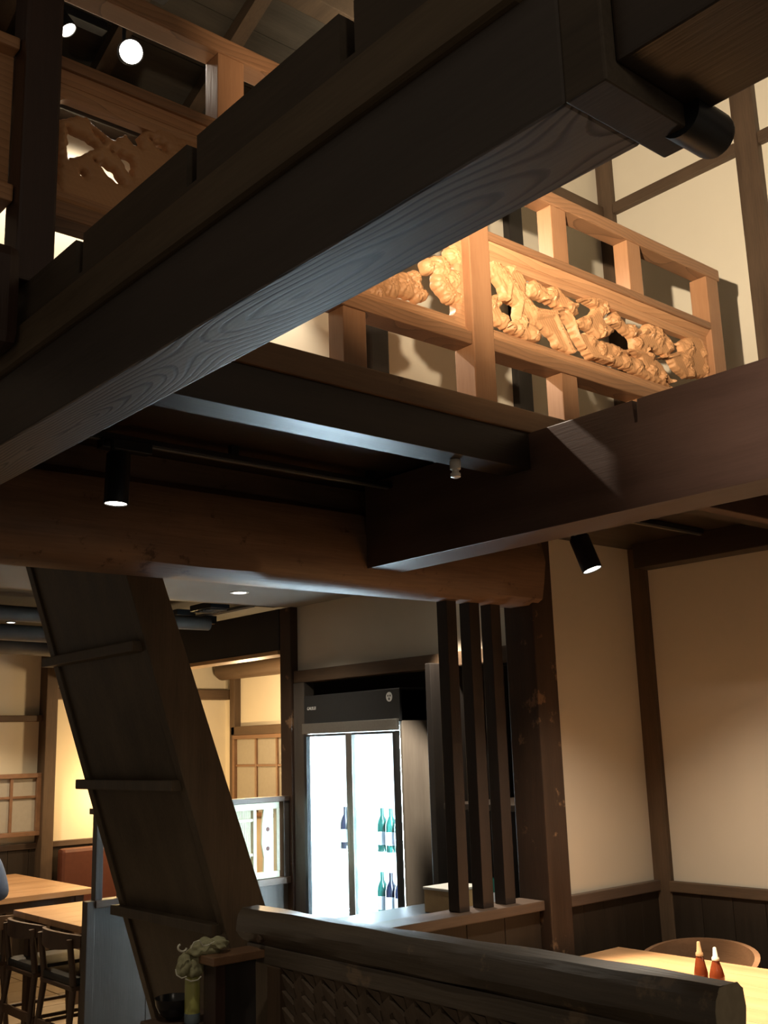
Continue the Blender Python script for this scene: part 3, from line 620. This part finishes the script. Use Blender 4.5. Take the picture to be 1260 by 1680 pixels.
def bottle(name, label, c, h, rad, m, group, lab=True, capm='white', base=None):
    t = thing(name, label, 'bottle', c, group)
    bm = bmesh.new(); lathe(bm, c, [(rad*.9, 0), (rad, .006), (rad, h*.55), (rad*.8, h*.66), (rad*.36, h*.76), (rad*.33, h*.93)], 18); fin('glass', bm, m, t, True)
    bm = bmesh.new(); lathe(bm, (c[0], c[1], c[2]+h*.93), [(rad*.40, 0), (rad*.40, h*.07)], 14); fin('cap', bm, capm, t, True)
    if lab: bm = bmesh.new(); lathe(bm, (c[0], c[1], c[2]+h*.15), [(rad*1.02, 0), (rad*1.02, h*.28)], 18); fin('label', bm, 'label', t, True)
    return t
bottle('sake_bottle', 'dark bottle on the service counter between the second and third slats', (3.70, 3.52, .846), .26, .036, 'bottledark', None)
bottle('sake_bottle', 'shorter green bottle on the service counter behind the middle slat', (3.58, 3.50, .846), .22, .034, 'bottlegreen', None)
# ================================================================== FRIDGE
FX, FB, FY0, FY1, FH = 3.83, 4.50, 4.37, 5.25, 1.90
t = thing('display_fridge', 'tall glass door display fridge glowing blue white beyond the slats', 'fridge', ((FX+FB)/2, (FY0+FY1)/2, 0))
box('side_panel', FX+.03, FB, FY0, FY0+.02, .06, FH-.01, 'fridgeside', t, .003); box('side_panel', FX+.03, FB, FY1-.02, FY1, .06, FH-.01, 'fridgeside', t, .003)
box('back_panel', FB-.02, FB, FY0+.02, FY1-.02, .06, FH-.19, 'white', t, 0)
for ya, yb in ((FY0+.0205, FY0+.024), (FY1-.024, FY1-.0205)): box('liner', FX+.04, FB-.021, ya, yb, .33, FH-.19, 'white', t, 0)
box('liner', FX+.04, FB-.021, FY0+.024, FY1-.024, FH-.20, FH-.181, 'white', t, 0)
box('header', FX+.02, FB, FY0, FY1, FH-.18, FH, 'blacksatin', t, .004)
box('header_trim', FX, FX+.02, FY0+.01, FY1-.005, FH-.225, FH-.165, 'steel', t, .003)
box('plinth', FX+.04, FB, FY0+.01, FY1-.01, 0, .30, 'blacksatin', t, .004)
box('floor_pan', FX+.06, FB-.03, FY0+.02, FY1-.02, .30, .33, 'white', t, 0)
for ya, yb in ((FY0+.02, 4.80), (4.80, FY1-.02)):
    d = bpy.data.objects.new('door', None); C.objects.link(d); d.parent = t
    za, zb_ = .34, FH-.23; s = .028
    box('stile', FX, FX+.03, ya, ya+s, za, zb_, 'steel' if ya > 4.6 else 'blacksatin', d, .002); box('stile', FX, FX+.03, yb-s, yb, za, zb_, 'steel' if ya < 4.6 else 'blacksatin', d, .002)
    box('rail', FX, FX+.03, ya+s, yb-s, za, za+s, 'blacksatin', d, .002); box('rail', FX, FX+.03, ya+s, yb-s, zb_-.012, zb_, 'blacksatin', d, .002)
    box('glass_pane', FX+.012, FX+.018, ya+s, yb-s, za+s, zb_-.012, 'glass', d, 0)
for z in (.68, 1.02, 1.36):
    bm = bmesh.new()
    for k in range(9): bbox(bm, FX+.08+k*.06, FX+.086+k*.06, FY0+.03, FY1-.03, z-.006, z, 0)
    bbox(bm, FX+.07, FX+.08, FY0+.03, FY1-.03, z-.012, z, 0)
    fin('wire_shelf', bm, 'white', t)
for ya in (FY0+.026, 4.79, FY1-.046): box('led_strip', FX+.045, FX+.065, ya, ya+.020, .38, FH-.26, 'led', t, 0)
def text(body, size, loc, rot, m, parent, ext=.0008):
    cu = bpy.data.curves.new('lettering', 'FONT'); cu.body = body; cu.size = size; cu.extrude = ext; cu.align_x = 'LEFT'
    o = bpy.data.objects.new('lettering', cu); C.objects.link(o)
    dg = bpy.context.evaluated_depsgraph_get(); me = bpy.data.meshes.new_from_object(o.evaluated_get(dg)); bpy.data.objects.remove(o)
    me.transform(Matrix.Translation(Vector(loc)-Vector(base_of(parent))) @ rot)
    o = bpy.data.objects.new('lettering', me); C.objects.link(o); o.parent = parent; me.materials.append(M[m]); return o
rotF = Matrix(((0, 0, -1, 0), (-1, 0, 0, 0), (0, 1, 0, 0), (0, 0, 0, 1)))      # text on a face looking towards -X
text('GALILEI', .026, (FX+.0185, FY1-.035, FH-.085), rotF, 'logo', t)
bm = bmesh.new(); lathe(bm, (FX+.0195, FY0+.085, FH-.045), [(.026, 0), (.026, .002)], 24, Vector((-1, 0, 0))); fin('badge', bm, 'logo', t)
bm = bmesh.new()
for dy, dz, rr in ((-.009, .006, .006), (.009, .006, .006), (0, -.011, .008)): lathe(bm, (FX+.0174, FY0+.085+dy, FH-.045+dz), [(rr, 0), (rr, .0006)], 12, Vector((-1, 0, 0)))
fin('badge_mark', bm, 'grey', t)
for lab_, m, grp, spots_ in (('dark blue bottle on the middle fridge shelf beside the central door frame', 'bottledark', 'dark bottles by the fridge mullion', ((4.99, 1.022), (4.91, 1.022))),
                        ('green bottle on the middle fridge shelf by the side panel', 'bottlegreen', 'green bottles on the middle fridge shelf', ((4.66, 1.022), (4.585, 1.022), (4.51, 1.022))),
                        ('dark bottle on the lower fridge shelf by the side panel', 'bottledark', 'dark bottles on the lower fridge shelf', ((4.60, .682), (4.525, .682))),
                        ('green bottle on the lower fridge shelf nearest the steel mullion', 'bottlegreen', None, ((4.675, .682),))):
    for y, z in spots_: bottle('chilled_bottle', lab_, (FX+.115, y, z), .25, .033, m, grp)
# ================================================================== STAIRCASE
def xin(z): return 1.717+(2.233-z)*.332
def xout(z): return 1.862+(2.233-z)*.3725
t = thing('staircase', 'steep dark wooden staircase seen from behind, with boarded back', 'stairs', (2.3, 3.8, 0))
zt = 2.455
for ya, yb in ((3.40, 3.445), (4.155, 4.20)): pr('stringer', [(xin(0), 0), (xout(0), 0), (xout(zt), zt), (xin(zt), zt)], ya, yb, 1, 'stairX', t, .004)
for za, zb_ in ((0, .494), (.495, .974), (.975, 1.479), (1.48, 1.969), (1.97, zt)):
    pr('back_board', [(xin(za)+.012, za), (xin(za)+.032, za), (xin(zb_)+.032, zb_), (xin(zb_)+.012, zb_)], 3.445, 4.155, 1, 'stairX', t)
for z in (.475, .955, 1.46, 1.95): box('batten', xin(z)-.045, xin(z)+.012, 3.43, 4.215, z, z+.038, 'stairX', t, .004)
for k in range(9):
    z = .24+k*.245; box('tread', xin(z)+.034, xout(z)-.005, 3.446, 4.154, z, z+.03, 'stairX', t, .003)
# ================================================================== LOG RAIL WITH WOVEN PANEL
t = thing('log_rail', 'low partition with a grey log handrail over a woven wood panel', 'partition', (2.13, 2.2, 0))
bm = bmesh.new(); rings = []; N = 26
pf = [(2.078, 1.052), (2.096, 1.073), (2.128, 1.0755), (2.163, 1.074), (2.182, 1.058), (2.188, 1.02), (2.180, .980), (2.160, .961), (2.10, .960), (2.082, .974), (2.072, 1.000), (2.071, 1.030)]
for i in range(N+1):
    y = 3.235+(1.38-3.235)*i/N; kk = .92+.08*i/N; ring = []
    for j, (x, z) in enumerate(pf):
        ww = .002*math.sin(y*4+j*2.3)+.0012*math.sin(y*17+j*1.9)
        ring.append(bm.verts.new((2.13+(x-2.13)*kk+ww, y, 1.02+(z-1.02)*kk+ww)))
    rings.append(ring)
for A, B in zip(rings, rings[1:]):
    for j in range(len(pf)): bm.faces.new((A[j], B[j], B[(j+1) % len(pf)], A[(j+1) % len(pf)]))
bm.faces.new(rings[0])
lg = fin('handrail_log', bm, 'logY', t, True); lg.data.set_sharp_from_angle(angle=math.radians(22))
bm = bmesh.new(); pf2 = [(2.13+(x-2.13)*1.0, 1.02+(z-1.02)*1.0) for x, z in pf]; prism(bm, pf2, 1.379, 1.3815, 1); fin('end_face', bm, 'endgrain', lg)
box('under_rail', 2.095, 2.165, 1.42, 3.20, .905, .9635, 'logY', t, .004)
box('post', 2.09, 2.17, 3.005, 3.075, 0, .905, 'postZ', t, .004); box('post', 2.09, 2.17, 1.44, 1.51, 0, .905, 'postZ', t, .004)
bm = bmesh.new(); lathe(bm, (2.088, 3.10, .985), [(.014, 0), (.014, .012), (.010, .015)], 8, Vector((-1, 0, 0))); fin('peg', bm, 'postZ', t)
box('backing', 2.125, 2.135, 1.51, 3.005, .02, .905, 'dark', t, 0)
# herringbone weave: slanted strips, each lifted on one edge, alternate columns mirrored
cw, pitch_, top = .052, .052, .905
ncol = int((3.005-1.51)/cw); cw = (3.005-1.51)/ncol
def strip_bm(bm, ya, z, s):
    h = .045; sl = .036*s; th = .012
    a = [(ya, z-sl/2), (ya+cw*.985, z+sl/2), (ya+cw*.985, z+sl/2+h), (ya, z-sl/2+h)]
    fr_ = [(2.112, 2.118, 2.100, 2.106), (2.118, 2.112, 2.106, 2.100)][0 if s > 0 else 1]
    xs_ = (2.120, 2.112, 2.098, 2.106) if s > 0 else (2.112, 2.120, 2.106, 2.098)
    top_ = [bm.verts.new((xs_[i], a[i][0], min(a[i][1], top))) for i in range(4)]; bot = [bm.verts.new((2.125, a[i][0], min(a[i][1], top))) for i in range(4)]
    bm.faces.new(top_); bm.faces.new(bot[::-1])
    for i in range(4): bm.faces.new((top_[i], bot[i], bot[(i+1) % 4], top_[(i+1) % 4]))
rest = bmesh.new()
for c_ in range(ncol):
    s = 1 if c_ % 2 else -1
    for k in range(18):
        z = .885-k*.050-(0.0125 if s > 0 else 0)
        if z < .05: break
        if k < 8: bm = bmesh.new(); strip_bm(bm, 1.51+c_*cw, z, s); fin('weave_strip', bm, 'weave', t)
        else: strip_bm(rest, 1.51+c_*cw, z, s)
tag(fin('weave_field', rest, 'weave', t), kind='stuff')
# wing partition, shelf and things on it
t = thing('wing_partition', 'short low dark partition with a wooden cap at the end of the log rail', 'partition', (2.0, 3.14, 0))
box('cap', 1.90, 2.125, 3.095, 3.195, .925, .952, 'backw', t, .003); box('frame_post', 1.915, 1.955, 3.11, 3.18, 0, .925, 'redZ', t, .003); box('panel', 1.955, 2.085, 3.13, 3.16, 0, .925, 'blackZ', t, .002)
t = thing('side_shelf', 'small dark shelf unit in the corner under the staircase', 'shelf', (1.98, 3.29, 0))
box('board', 1.80, 2.09, 3.20, 3.385, .715, .738, 'railX', t, .004); box('support', 1.88, 1.905, 3.22, 3.38, 0, .715, 'redZ', t, .003); box('support', 2.05, 2.075, 3.22, 3.38, 0, .715, 'redZ', t, .003)
bm = bmesh.new(); lathe(bm, (1.885, 3.315, .739), [(.026, 0), (.028, .006), (.045, .018), (.060, .045), (.064, .068), (.060, .068), (.055, .045), (.040, .022), (.0, .016)], 32)
tag(fin('lacquer_bowl', bm, 'bowl', None, True), 'black lacquer bowl on the little shelf under the stairs', 'bowl')
t = thing('tea_jar', 'tall glass jar of yellow green liquid under the olive cloth', 'jar', (1.905, 3.232, .739))
bm = bmesh.new(); lathe(bm, (1.905, 3.232, .739), [(.024, 0), (.026, .004), (.026, .030)], 20); fin('base', bm, 'bluegrey', t, True)
bm = bmesh.new(); lathe(bm, (1.905, 3.232, .769), [(.025, 0), (.025, .105), (.022, .112)], 20); fin('liquid', bm, 'liquid', t, True)
# olive cloth draped over the jar and the cap: a folded sheet bunched into lobes
t = thing('olive_cloth', 'crumpled olive cloth with a pale hem draped over the jar and partition cap', 'cloth', (1.985, 3.22, .86))
def fold(c, sx_, sy_, sz_, ph_, tilt=0):
    bm = bmesh.new(); bmesh.ops.create_icosphere(bm, subdivisions=4, radius=1)
    for v in bm.verts:
        x, y, z = v.co; k_ = 1+.10*math.sin(4*x+ph_)+.08*math.sin(6*y+5*z+ph_*2)+.05*math.sin(11*x+7*z+ph_)
        if z < -.2: z = -.2+(z+.2)*.5
        v.co = Vector((c[0]+x*sx_*k_+tilt*z, c[1]+y*sy_*k_, c[2]+z*sz_*k_))
    return fin('fold', bm, 'towel', t, True)
def hem(o, pts): bm = bmesh.new(); tube(bm, [at_y(*p) for p in pts], .0022, 6); fin('hem', bm, 'towelhem', o, True)
o = fold(at_y(335, 1558, 3.20), .058, .040, .034, .4); hem(o, [(313, 1556, 3.165), (318, 1546, 3.16), (327, 1543, 3.157), (333, 1552, 3.155), (340, 1551, 3.156), (352, 1545, 3.158)])
o = fold(at_y(357, 1549, 3.17), .040, .035, .022, 1.7)
o = fold(at_y(303, 1588, 3.215), .030, .028, .045, 3.1, .01); hem(o, [(288, 1590, 3.20), (290, 1600, 3.195), (298, 1605, 3.19), (306, 1602, 3.188)])
o = fold(at_y(320, 1588, 3.205), .030, .026, .045, 4.3, .012); hem(o, [(304, 1606, 3.185), (313, 1610, 3.18), (324, 1608, 3.178), (330, 1602, 3.178)])
bm = bmesh.new(); tube(bm, [at_y(299+7*math.cos(q), 1555+6*math.sin(q), 3.18) for q in [i*.42 for i in range(11)]], .0035, 8); fin('loop', bm, 'towelhem', t, True)
# ================================================================== GREY PARTITION IN THE LEFT ROOM
t = thing('window_partition', 'grey boarded partition with posts and a small blind window beyond the staircase', 'partition', (3.2, 5.43, 0))
for k in range(4):
    x0 = 2.60+k*.31; box('board', x0, x0+.307, 5.415, 5.435, .02, .815, 'panelZ', t, .002)
box('end_stile', 2.555, 2.60, 5.395, 5.455, 0, .85, 'panelZ', t, .003)
box('sill', 2.60, 3.84, 5.385, 5.465, .815, .852, 'railX', t, .003); box('top_rail', 2.58, 3.84, 5.395, 5.455, 1.285, 1.315, 'railX', t, .003)
for x in (2.60, 3.80): box('post', x, x+.04, 5.40, 5.45, .852, 1.285, 'panelZ', t, .003)
box('thin_post', 2.735, 2.75, 5.418, 5.433, .852, 1.285, 'redZ', t, .002)
for x0, x1, z0, z1 in ((3.30, 3.775, 1.245, 1.283), (3.30, 3.775, .854, .89)): box('window_frame', x0, x1, 5.41, 5.44, z0, z1, 'palewood', t, .002)
for x in (3.30, 3.59, 3.755): box('window_frame', x, x+.022, 5.41, 5.44, .89, 1.245, 'palewood', t, .002)
for z in (.985, 1.18): box('muntin', 3.322, 3.59, 5.415, 5.437, z, z+.016, 'palewood', t, .002)
for k in range(22): box('blind_reed', 3.325+k*.0120, 3.325+k*.0120+.010, 5.428, 5.432, .89, 1.245, 'blind', t, 0)
bm = bmesh.new(); pts = [(3.665, .89), (3.735, .89), (3.735, 1.245), (3.668, 1.245), (3.655, 1.15), (3.652, 1.05), (3.668, .97)]
prism(bm, [(x, z) for x, z in pts], 5.416, 5.432, 1); wv = fin('carved_board', bm, 'palepost', t)
for z in (1.02, 1.13): bm = bmesh.new(); lathe(bm, (3.695, 5.4158, z), [(.013, 0), (.009, .002)], 10, Vector((0, -1, 0))); fin('knot', bm, 'leather', wv)
# ================================================================== TABLES
def table(label, x0, x1, y0, y1, z, axis, nb, group=None):
    t = thing('dining_table', label, 'table', ((x0+x1)/2, (y0+y1)/2, 0), group)
    for k in range(nb):
        if axis == 'Y': box('plank', x0+(x1-x0)*k/nb+.0008, x0+(x1-x0)*(k+1)/nb-.0008, y0, y1, z-.036+random.uniform(0, .0006), z, 'tableY', t, .0025)
        else: box('plank', x0, x1, y0+(y1-y0)*k/nb+.0008, y0+(y1-y0)*(k+1)/nb-.0008, z-.036, z, 'tableX', t, .0025)
    box('apron', x0+.06, x1-.06, y0+.06, y0+.085, z-.10, z-.037, 'chairw', t); box('apron', x0+.06, x1-.06, y1-.085, y1-.06, z-.10, z-.037, 'chairw', t)
    for x in (x0+.05, x1-.11):
        for y in (y0+.05, y1-.11): box('leg', x, x+.06, y, y+.06, 0, z-.037, 'chairw', t, .004)
    return t
table('light oak plank table lit by the alcove spotlight', 3.02, 3.885, 1.30, 3.04, .72, 'Y', 6)
table('oak table set against the grey partition with two dark chairs', 2.57, 3.35, 5.50, 6.40, .72, 'X', 5)
table('oak table with glossy lamp reflections beside the seated person', 2.05, 3.34, 6.95, 8.30, .72, 'X', 7)
def chair(label, x, y, rot, group=None, backm='chairw', name='dining_chair'):
    """dark low-back chair, local front = +y"""
    t = thing(name, label, 'chair', (x, y, 0), group); ox, oy = x, y
    bm = bmesh.new()
    for k in range(2): pass
    bbox(bm, ox-.20, ox+.20, oy-.19, oy+.21, .405, .43, .012); fin('seat_frame', bm, 'chairw', t)
    bm = bmesh.new(); bbox(bm, ox-.195, ox+.195, oy-.185, oy+.205, .43, .47, .018); fin('cushion', bm, 'cushion', t, True)
    for sx_ in (-1, 1):
        bm = bmesh.new(); tube(bm, [(ox+sx_*.205, oy-.22, 0), (ox+sx_*.18, oy-.17, .43), (ox+sx_*.185, oy-.20, .66)], [.014, .019, .016], 10); fin('leg', bm, 'chairw', t, True)
        bm = bmesh.new(); tube(bm, [(ox+sx_*.21, oy+.215, 0), (ox+sx_*.17, oy+.175, .41)], [.014, .019], 10); fin('leg', bm, 'chairw', t, True)
        bm = bmesh.new(); tube(bm, [(ox+sx_*.19, oy-.195, .2), (ox+sx_*.19, oy+.195, .2)], .010, 8); fin('stretcher', bm, 'chairw', t, True)
    box('rear_stretcher', ox-.185, ox+.185, oy-.205, oy-.185, .18, .225, 'chairw', t, .003)
    bm = bmesh.new(); n_ = 14; R1, R2 = [], []
    for i in range(n_+1):
        a = -1+2*i/n_; xx = ox+.235*a; yy = oy-.235+.07*a*a
        R1.append([bm.verts.new((xx, yy, z)) for z in (.60+.02*a*a, .69-.012*a*a)]); R2.append([bm.verts.new((xx, yy+.022, z)) for z in (.60+.02*a*a, .69-.012*a*a)])
    for i in range(n_):
        bm.faces.new((R1[i][0], R1[i+1][0], R1[i+1][1], R1[i][1])); bm.faces.new((R2[i][0], R2[i][1], R2[i+1][1], R2[i+1][0]))
        bm.faces.new((R1[i][1], R1[i+1][1], R2[i+1][1], R2[i][1])); bm.faces.new((R1[i][0], R2[i][0], R2[i+1][0], R1[i+1][0]))
    for i in (0, n_): bm.faces.new((R1[i][0], R1[i][1], R2[i][1], R2[i][0]))
    fin('backrest', bm, backm, t, True)
    t.rotation_euler.z = rot
    return t
chair('dark low-back chair tucked under the middle of the oak table by the partition', 2.72, 6.19, -math.pi/2)
chair('dark low-back chair at the oak table, pushed in right beside the grey partition', 2.72, 5.70, -math.pi/2)
chair('dark low-back chair on which the person in blue sits', 2.375, 6.66, 0)
# alcove armchair with curved back rail
t = thing('round_back_chair', 'wooden chair with a curved wraparound back at the alcove table', 'chair', (4.02, 2.67, 0))
bm = bmesh.new(); n_ = 22; prev = None; rows = []
for i in range(n_+1):
    a = math.pi*(i/n_)-math.pi/2; xx = 3.915+.20*math.cos(a); yy = 2.68+.255*math.sin(a); h = .758-.055*(abs(i/n_*2-1)**2.2)
    nx, ny = math.cos(a)*.011, math.sin(a)*.011; hb = .62+.04*abs(i/n_*2-1)
    rows.append([bm.verts.new((xx-nx, yy-ny, hb)), bm.verts.new((xx+nx, yy+ny, hb)), bm.verts.new((xx+nx, yy+ny, h)), bm.verts.new((xx-nx, yy-ny, h))])
for A, B in zip(rows, rows[1:]):
    for j in range(4): bm.faces.new((A[j], A[(j+1) % 4], B[(j+1) % 4], B[j]))
bm.faces.new(rows[0]); bm.faces.new(rows[-1][::-1]); fin('backrest', bm, 'backw', t, True)
bm = bmesh.new(); lathe(bm, (3.93, 2.68, .41), [(.19, 0), (.215, .012), (.215, .035), (.19, .05)], 32); fin('seat', bm, 'cushion', t, True)
for a in (.25, .75, 1.25, 1.75):
    cx, cy = math.cos(a*math.pi), math.sin(a*math.pi)
    bm = bmesh.new(); tube(bm, [(3.93+.215*cx, 2.68+.235*cy, 0), (3.93+.17*cx, 2.68+.19*cy, .41)]+([(3.93+.165*cx, 2.68+.20*cy, .64)] if cx > 0 else []), .016, 10); fin('leg', bm, 'chairw', t, True)
# sauce bottles
def sauce(label, x, y, z, h, m, capm, wide):
    t = thing('sauce_bottle', label, 'bottle', (x, y, z))
    bm = bmesh.new(); lathe(bm, (x, y, z), [(.020*wide, 0), (.024*wide, .006), (.025*wide, h*.30), (.019*wide, h*.48), (.015, h*.60), (.012, h*.68)], 20); fin('body', bm, m, t, True)
    bm = bmesh.new(); lathe(bm, (x, y, z+h*.68), [(.0135, 0), (.0135, h*.06), (.009, h*.10), (.006, h*.30), (.004, h*.32)], 16); fin('cap', bm, capm, t, True)
sauce('brown glass sauce bottle with a tapering cap on the alcove table', 3.475, 2.36, .721, .150, 'saucebrown', 'saucecap', 1.0)
sauce('squat sauce bottle with a white cap on the alcove table', 3.49, 2.305, .721, .135, 'saucebrown', 'capwhite', 1.08)
sauce('reddish sauce bottle on the oak table beside the person in blue', 2.80, 7.25, .721, .14, 'saucebrown', 'capwhite', 1.0)
# menu card
# banquette behind the partition and lamp on the wall
t = thing('banquette', 'dark red brown leather bench back below the glowing wall', 'bench', (4.3, 8.3, 0))
box('back', 3.75, 5.2, 8.40, 8.50, .40, .86, 'leather', t, .03); box('seat', 3.75, 5.2, 7.95, 8.40, .30, .45, 'leather', t, .04); box('base', 3.80, 5.15, 8.0, 8.45, 0, .30, 'darkX', t)
t = thing('wall_lamp', 'paper wall lamp glowing warmly behind the staircase', 'lamp', (4.32, 8.5, 1.25))
bm = bmesh.new(); lathe(bm, (4.34, 8.44, 1.16), [(.05, 0), (.075, .01), (.08, .14), (.075, .27), (.05, .28)], 24); fin('shade', bm, 'shade', t, True)
box('bracket', 4.32, 4.36, 8.515, 8.565, 1.24, 1.32, 'black', t, .003)
point('wall_lamp_glow', (4.33, 8.33, 1.30), 45, (1, .66, .30), .07)
point('far_wall_glow', (4.75, 7.2, 1.9), 50, (1, .70, .38), .08)
# ================================================================== PERSON (only a sleeve shows at the frame edge)
def skin_body(name, label, base):
    P = {'pel': (2.375, 6.66, .53), 'waist': (2.375, 6.67, .70), 'chest': (2.375, 6.70, .90), 'neck0': (2.375, 6.72, 1.06), 'neck': (2.375, 6.74, 1.12), 'head': (2.375, 6.77, 1.21), 'crown': (2.375, 6.765, 1.29)}
    R_ = {'pel': .15, 'waist': .135, 'chest': .155, 'neck0': .075, 'neck': .052, 'head': .085, 'crown': .070}
    E = [('pel', 'waist'), ('waist', 'chest'), ('chest', 'neck0'), ('neck0', 'neck'), ('neck', 'head'), ('head', 'crown')]
    for s, n_ in ((1, 'r'), (-1, 'l')):
        for k, c, rr in (('sh', (2.375+s*.17, 6.71, 1.00), .062), ('el', (2.375+s*.245, 6.70, .77), .050), ('wr', (2.375+s*.17, 6.95, .775), .034), ('palm', (2.375+s*.15, 7.02, .765), .032),
                         ('hip', (2.375+s*.09, 6.70, .53), .095), ('kn', (2.375+s*.11, 7.06, .52), .062), ('an', (2.375+s*.11, 7.06, .10), .042), ('toe', (2.375+s*.11, 7.20, .045), .036)):
            P[k+n_] = c; R_[k+n_] = rr
        E += [('chest', 'sh'+n_), ('sh'+n_, 'el'+n_), ('el'+n_, 'wr'+n_), ('wr'+n_, 'palm'+n_), ('pel', 'hip'+n_), ('hip'+n_, 'kn'+n_), ('kn'+n_, 'an'+n_), ('an'+n_, 'toe'+n_)]
        for q in range(4):
            a = (2.375+s*(.15+(q-1.5)*.020), 7.055, .764); b = (2.375+s*(.15+(q-1.5)*.022), 7.105-.008*abs(q-1.2), .748)
            P['f%d%s' % (q, n_)] = a; R_['f%d%s' % (q, n_)] = .0095; P['g%d%s' % (q, n_)] = b; R_['g%d%s' % (q, n_)] = .0085
            E += [('palm'+n_, 'f%d%s' % (q, n_)), ('f%d%s' % (q, n_), 'g%d%s' % (q, n_))]
        P['t'+n_] = (2.375+s*.105, 7.03, .757); R_['t'+n_] = .010; E.append(('palm'+n_, 't'+n_))
    ks = list(P); b = Vector(base)
    me = bpy.data.meshes.new(name); me.from_pydata([tuple(Vector(P[k])-b) for k in ks], [(ks.index(a), ks.index(c)) for a, c in E], [])
    o = bpy.data.objects.new(name, me); C.objects.link(o); o.location = base
    md = o.modifiers.new('skin', 'SKIN'); sd = o.modifiers.new('sub', 'SUBSURF'); sd.levels = sd.render_levels = 2; md.use_smooth_shade = True
    for i, k in enumerate(ks): me.skin_vertices[0].data[i].radius = (R_[k], R_[k]*(.72 if k in ('chest', 'waist') else 1)); me.skin_vertices[0].data[i].use_root = (k == 'pel')
    dg = bpy.context.evaluated_depsgraph_get(); m2 = bpy.data.meshes.new_from_object(o.evaluated_get(dg)); o.modifiers.clear(); o.data = m2
    for q in ('shirt', 'skin', 'trousers', 'hair'): m2.materials.append(M[q])
    for p in m2.polygons:
        c = p.center+b; p.use_smooth = True
        p.material_index = 2 if c.z < .60 and not (c.y > 6.86 and c.z > .70) else (1 if c.z > 1.09 or c.y > 6.93 and c.z > .66 else 0)
    return o
pb = skin_body('person', '', (2.375, 6.66, .0))
tag(pb, 'seated person in a blue shirt at the oak table', 'person')
bm = bmesh.new(); lathe(bm, (2.375, 6.745, 1.215), [(.094, 0), (.101, .03), (.093, .07), (.06, .102), (.0, .11)], 24); fin('hair', bm, 'hair', pb, True)
for s in (-1, 1):
    bm = bmesh.new(); lathe(bm, (2.375+s*.034, 6.853, 1.215), [(.009, 0), (.006, .004)], 12, Vector((0, 1, 0))); fin('eye', bm, 'hair', pb, True)
bm = bmesh.new(); tube(bm, [(2.375, 6.85, 1.215), (2.375, 6.875, 1.18), (2.375, 6.855, 1.172)], [.007, .012, .008], 10); fin('nose', bm, 'skin', pb, True)
bm = bmesh.new(); tube(bm, [(2.35, 6.845, 1.145), (2.375, 6.853, 1.143), (2.40, 6.845, 1.145)], .005, 8); fin('mouth', bm, 'leather', pb, True)
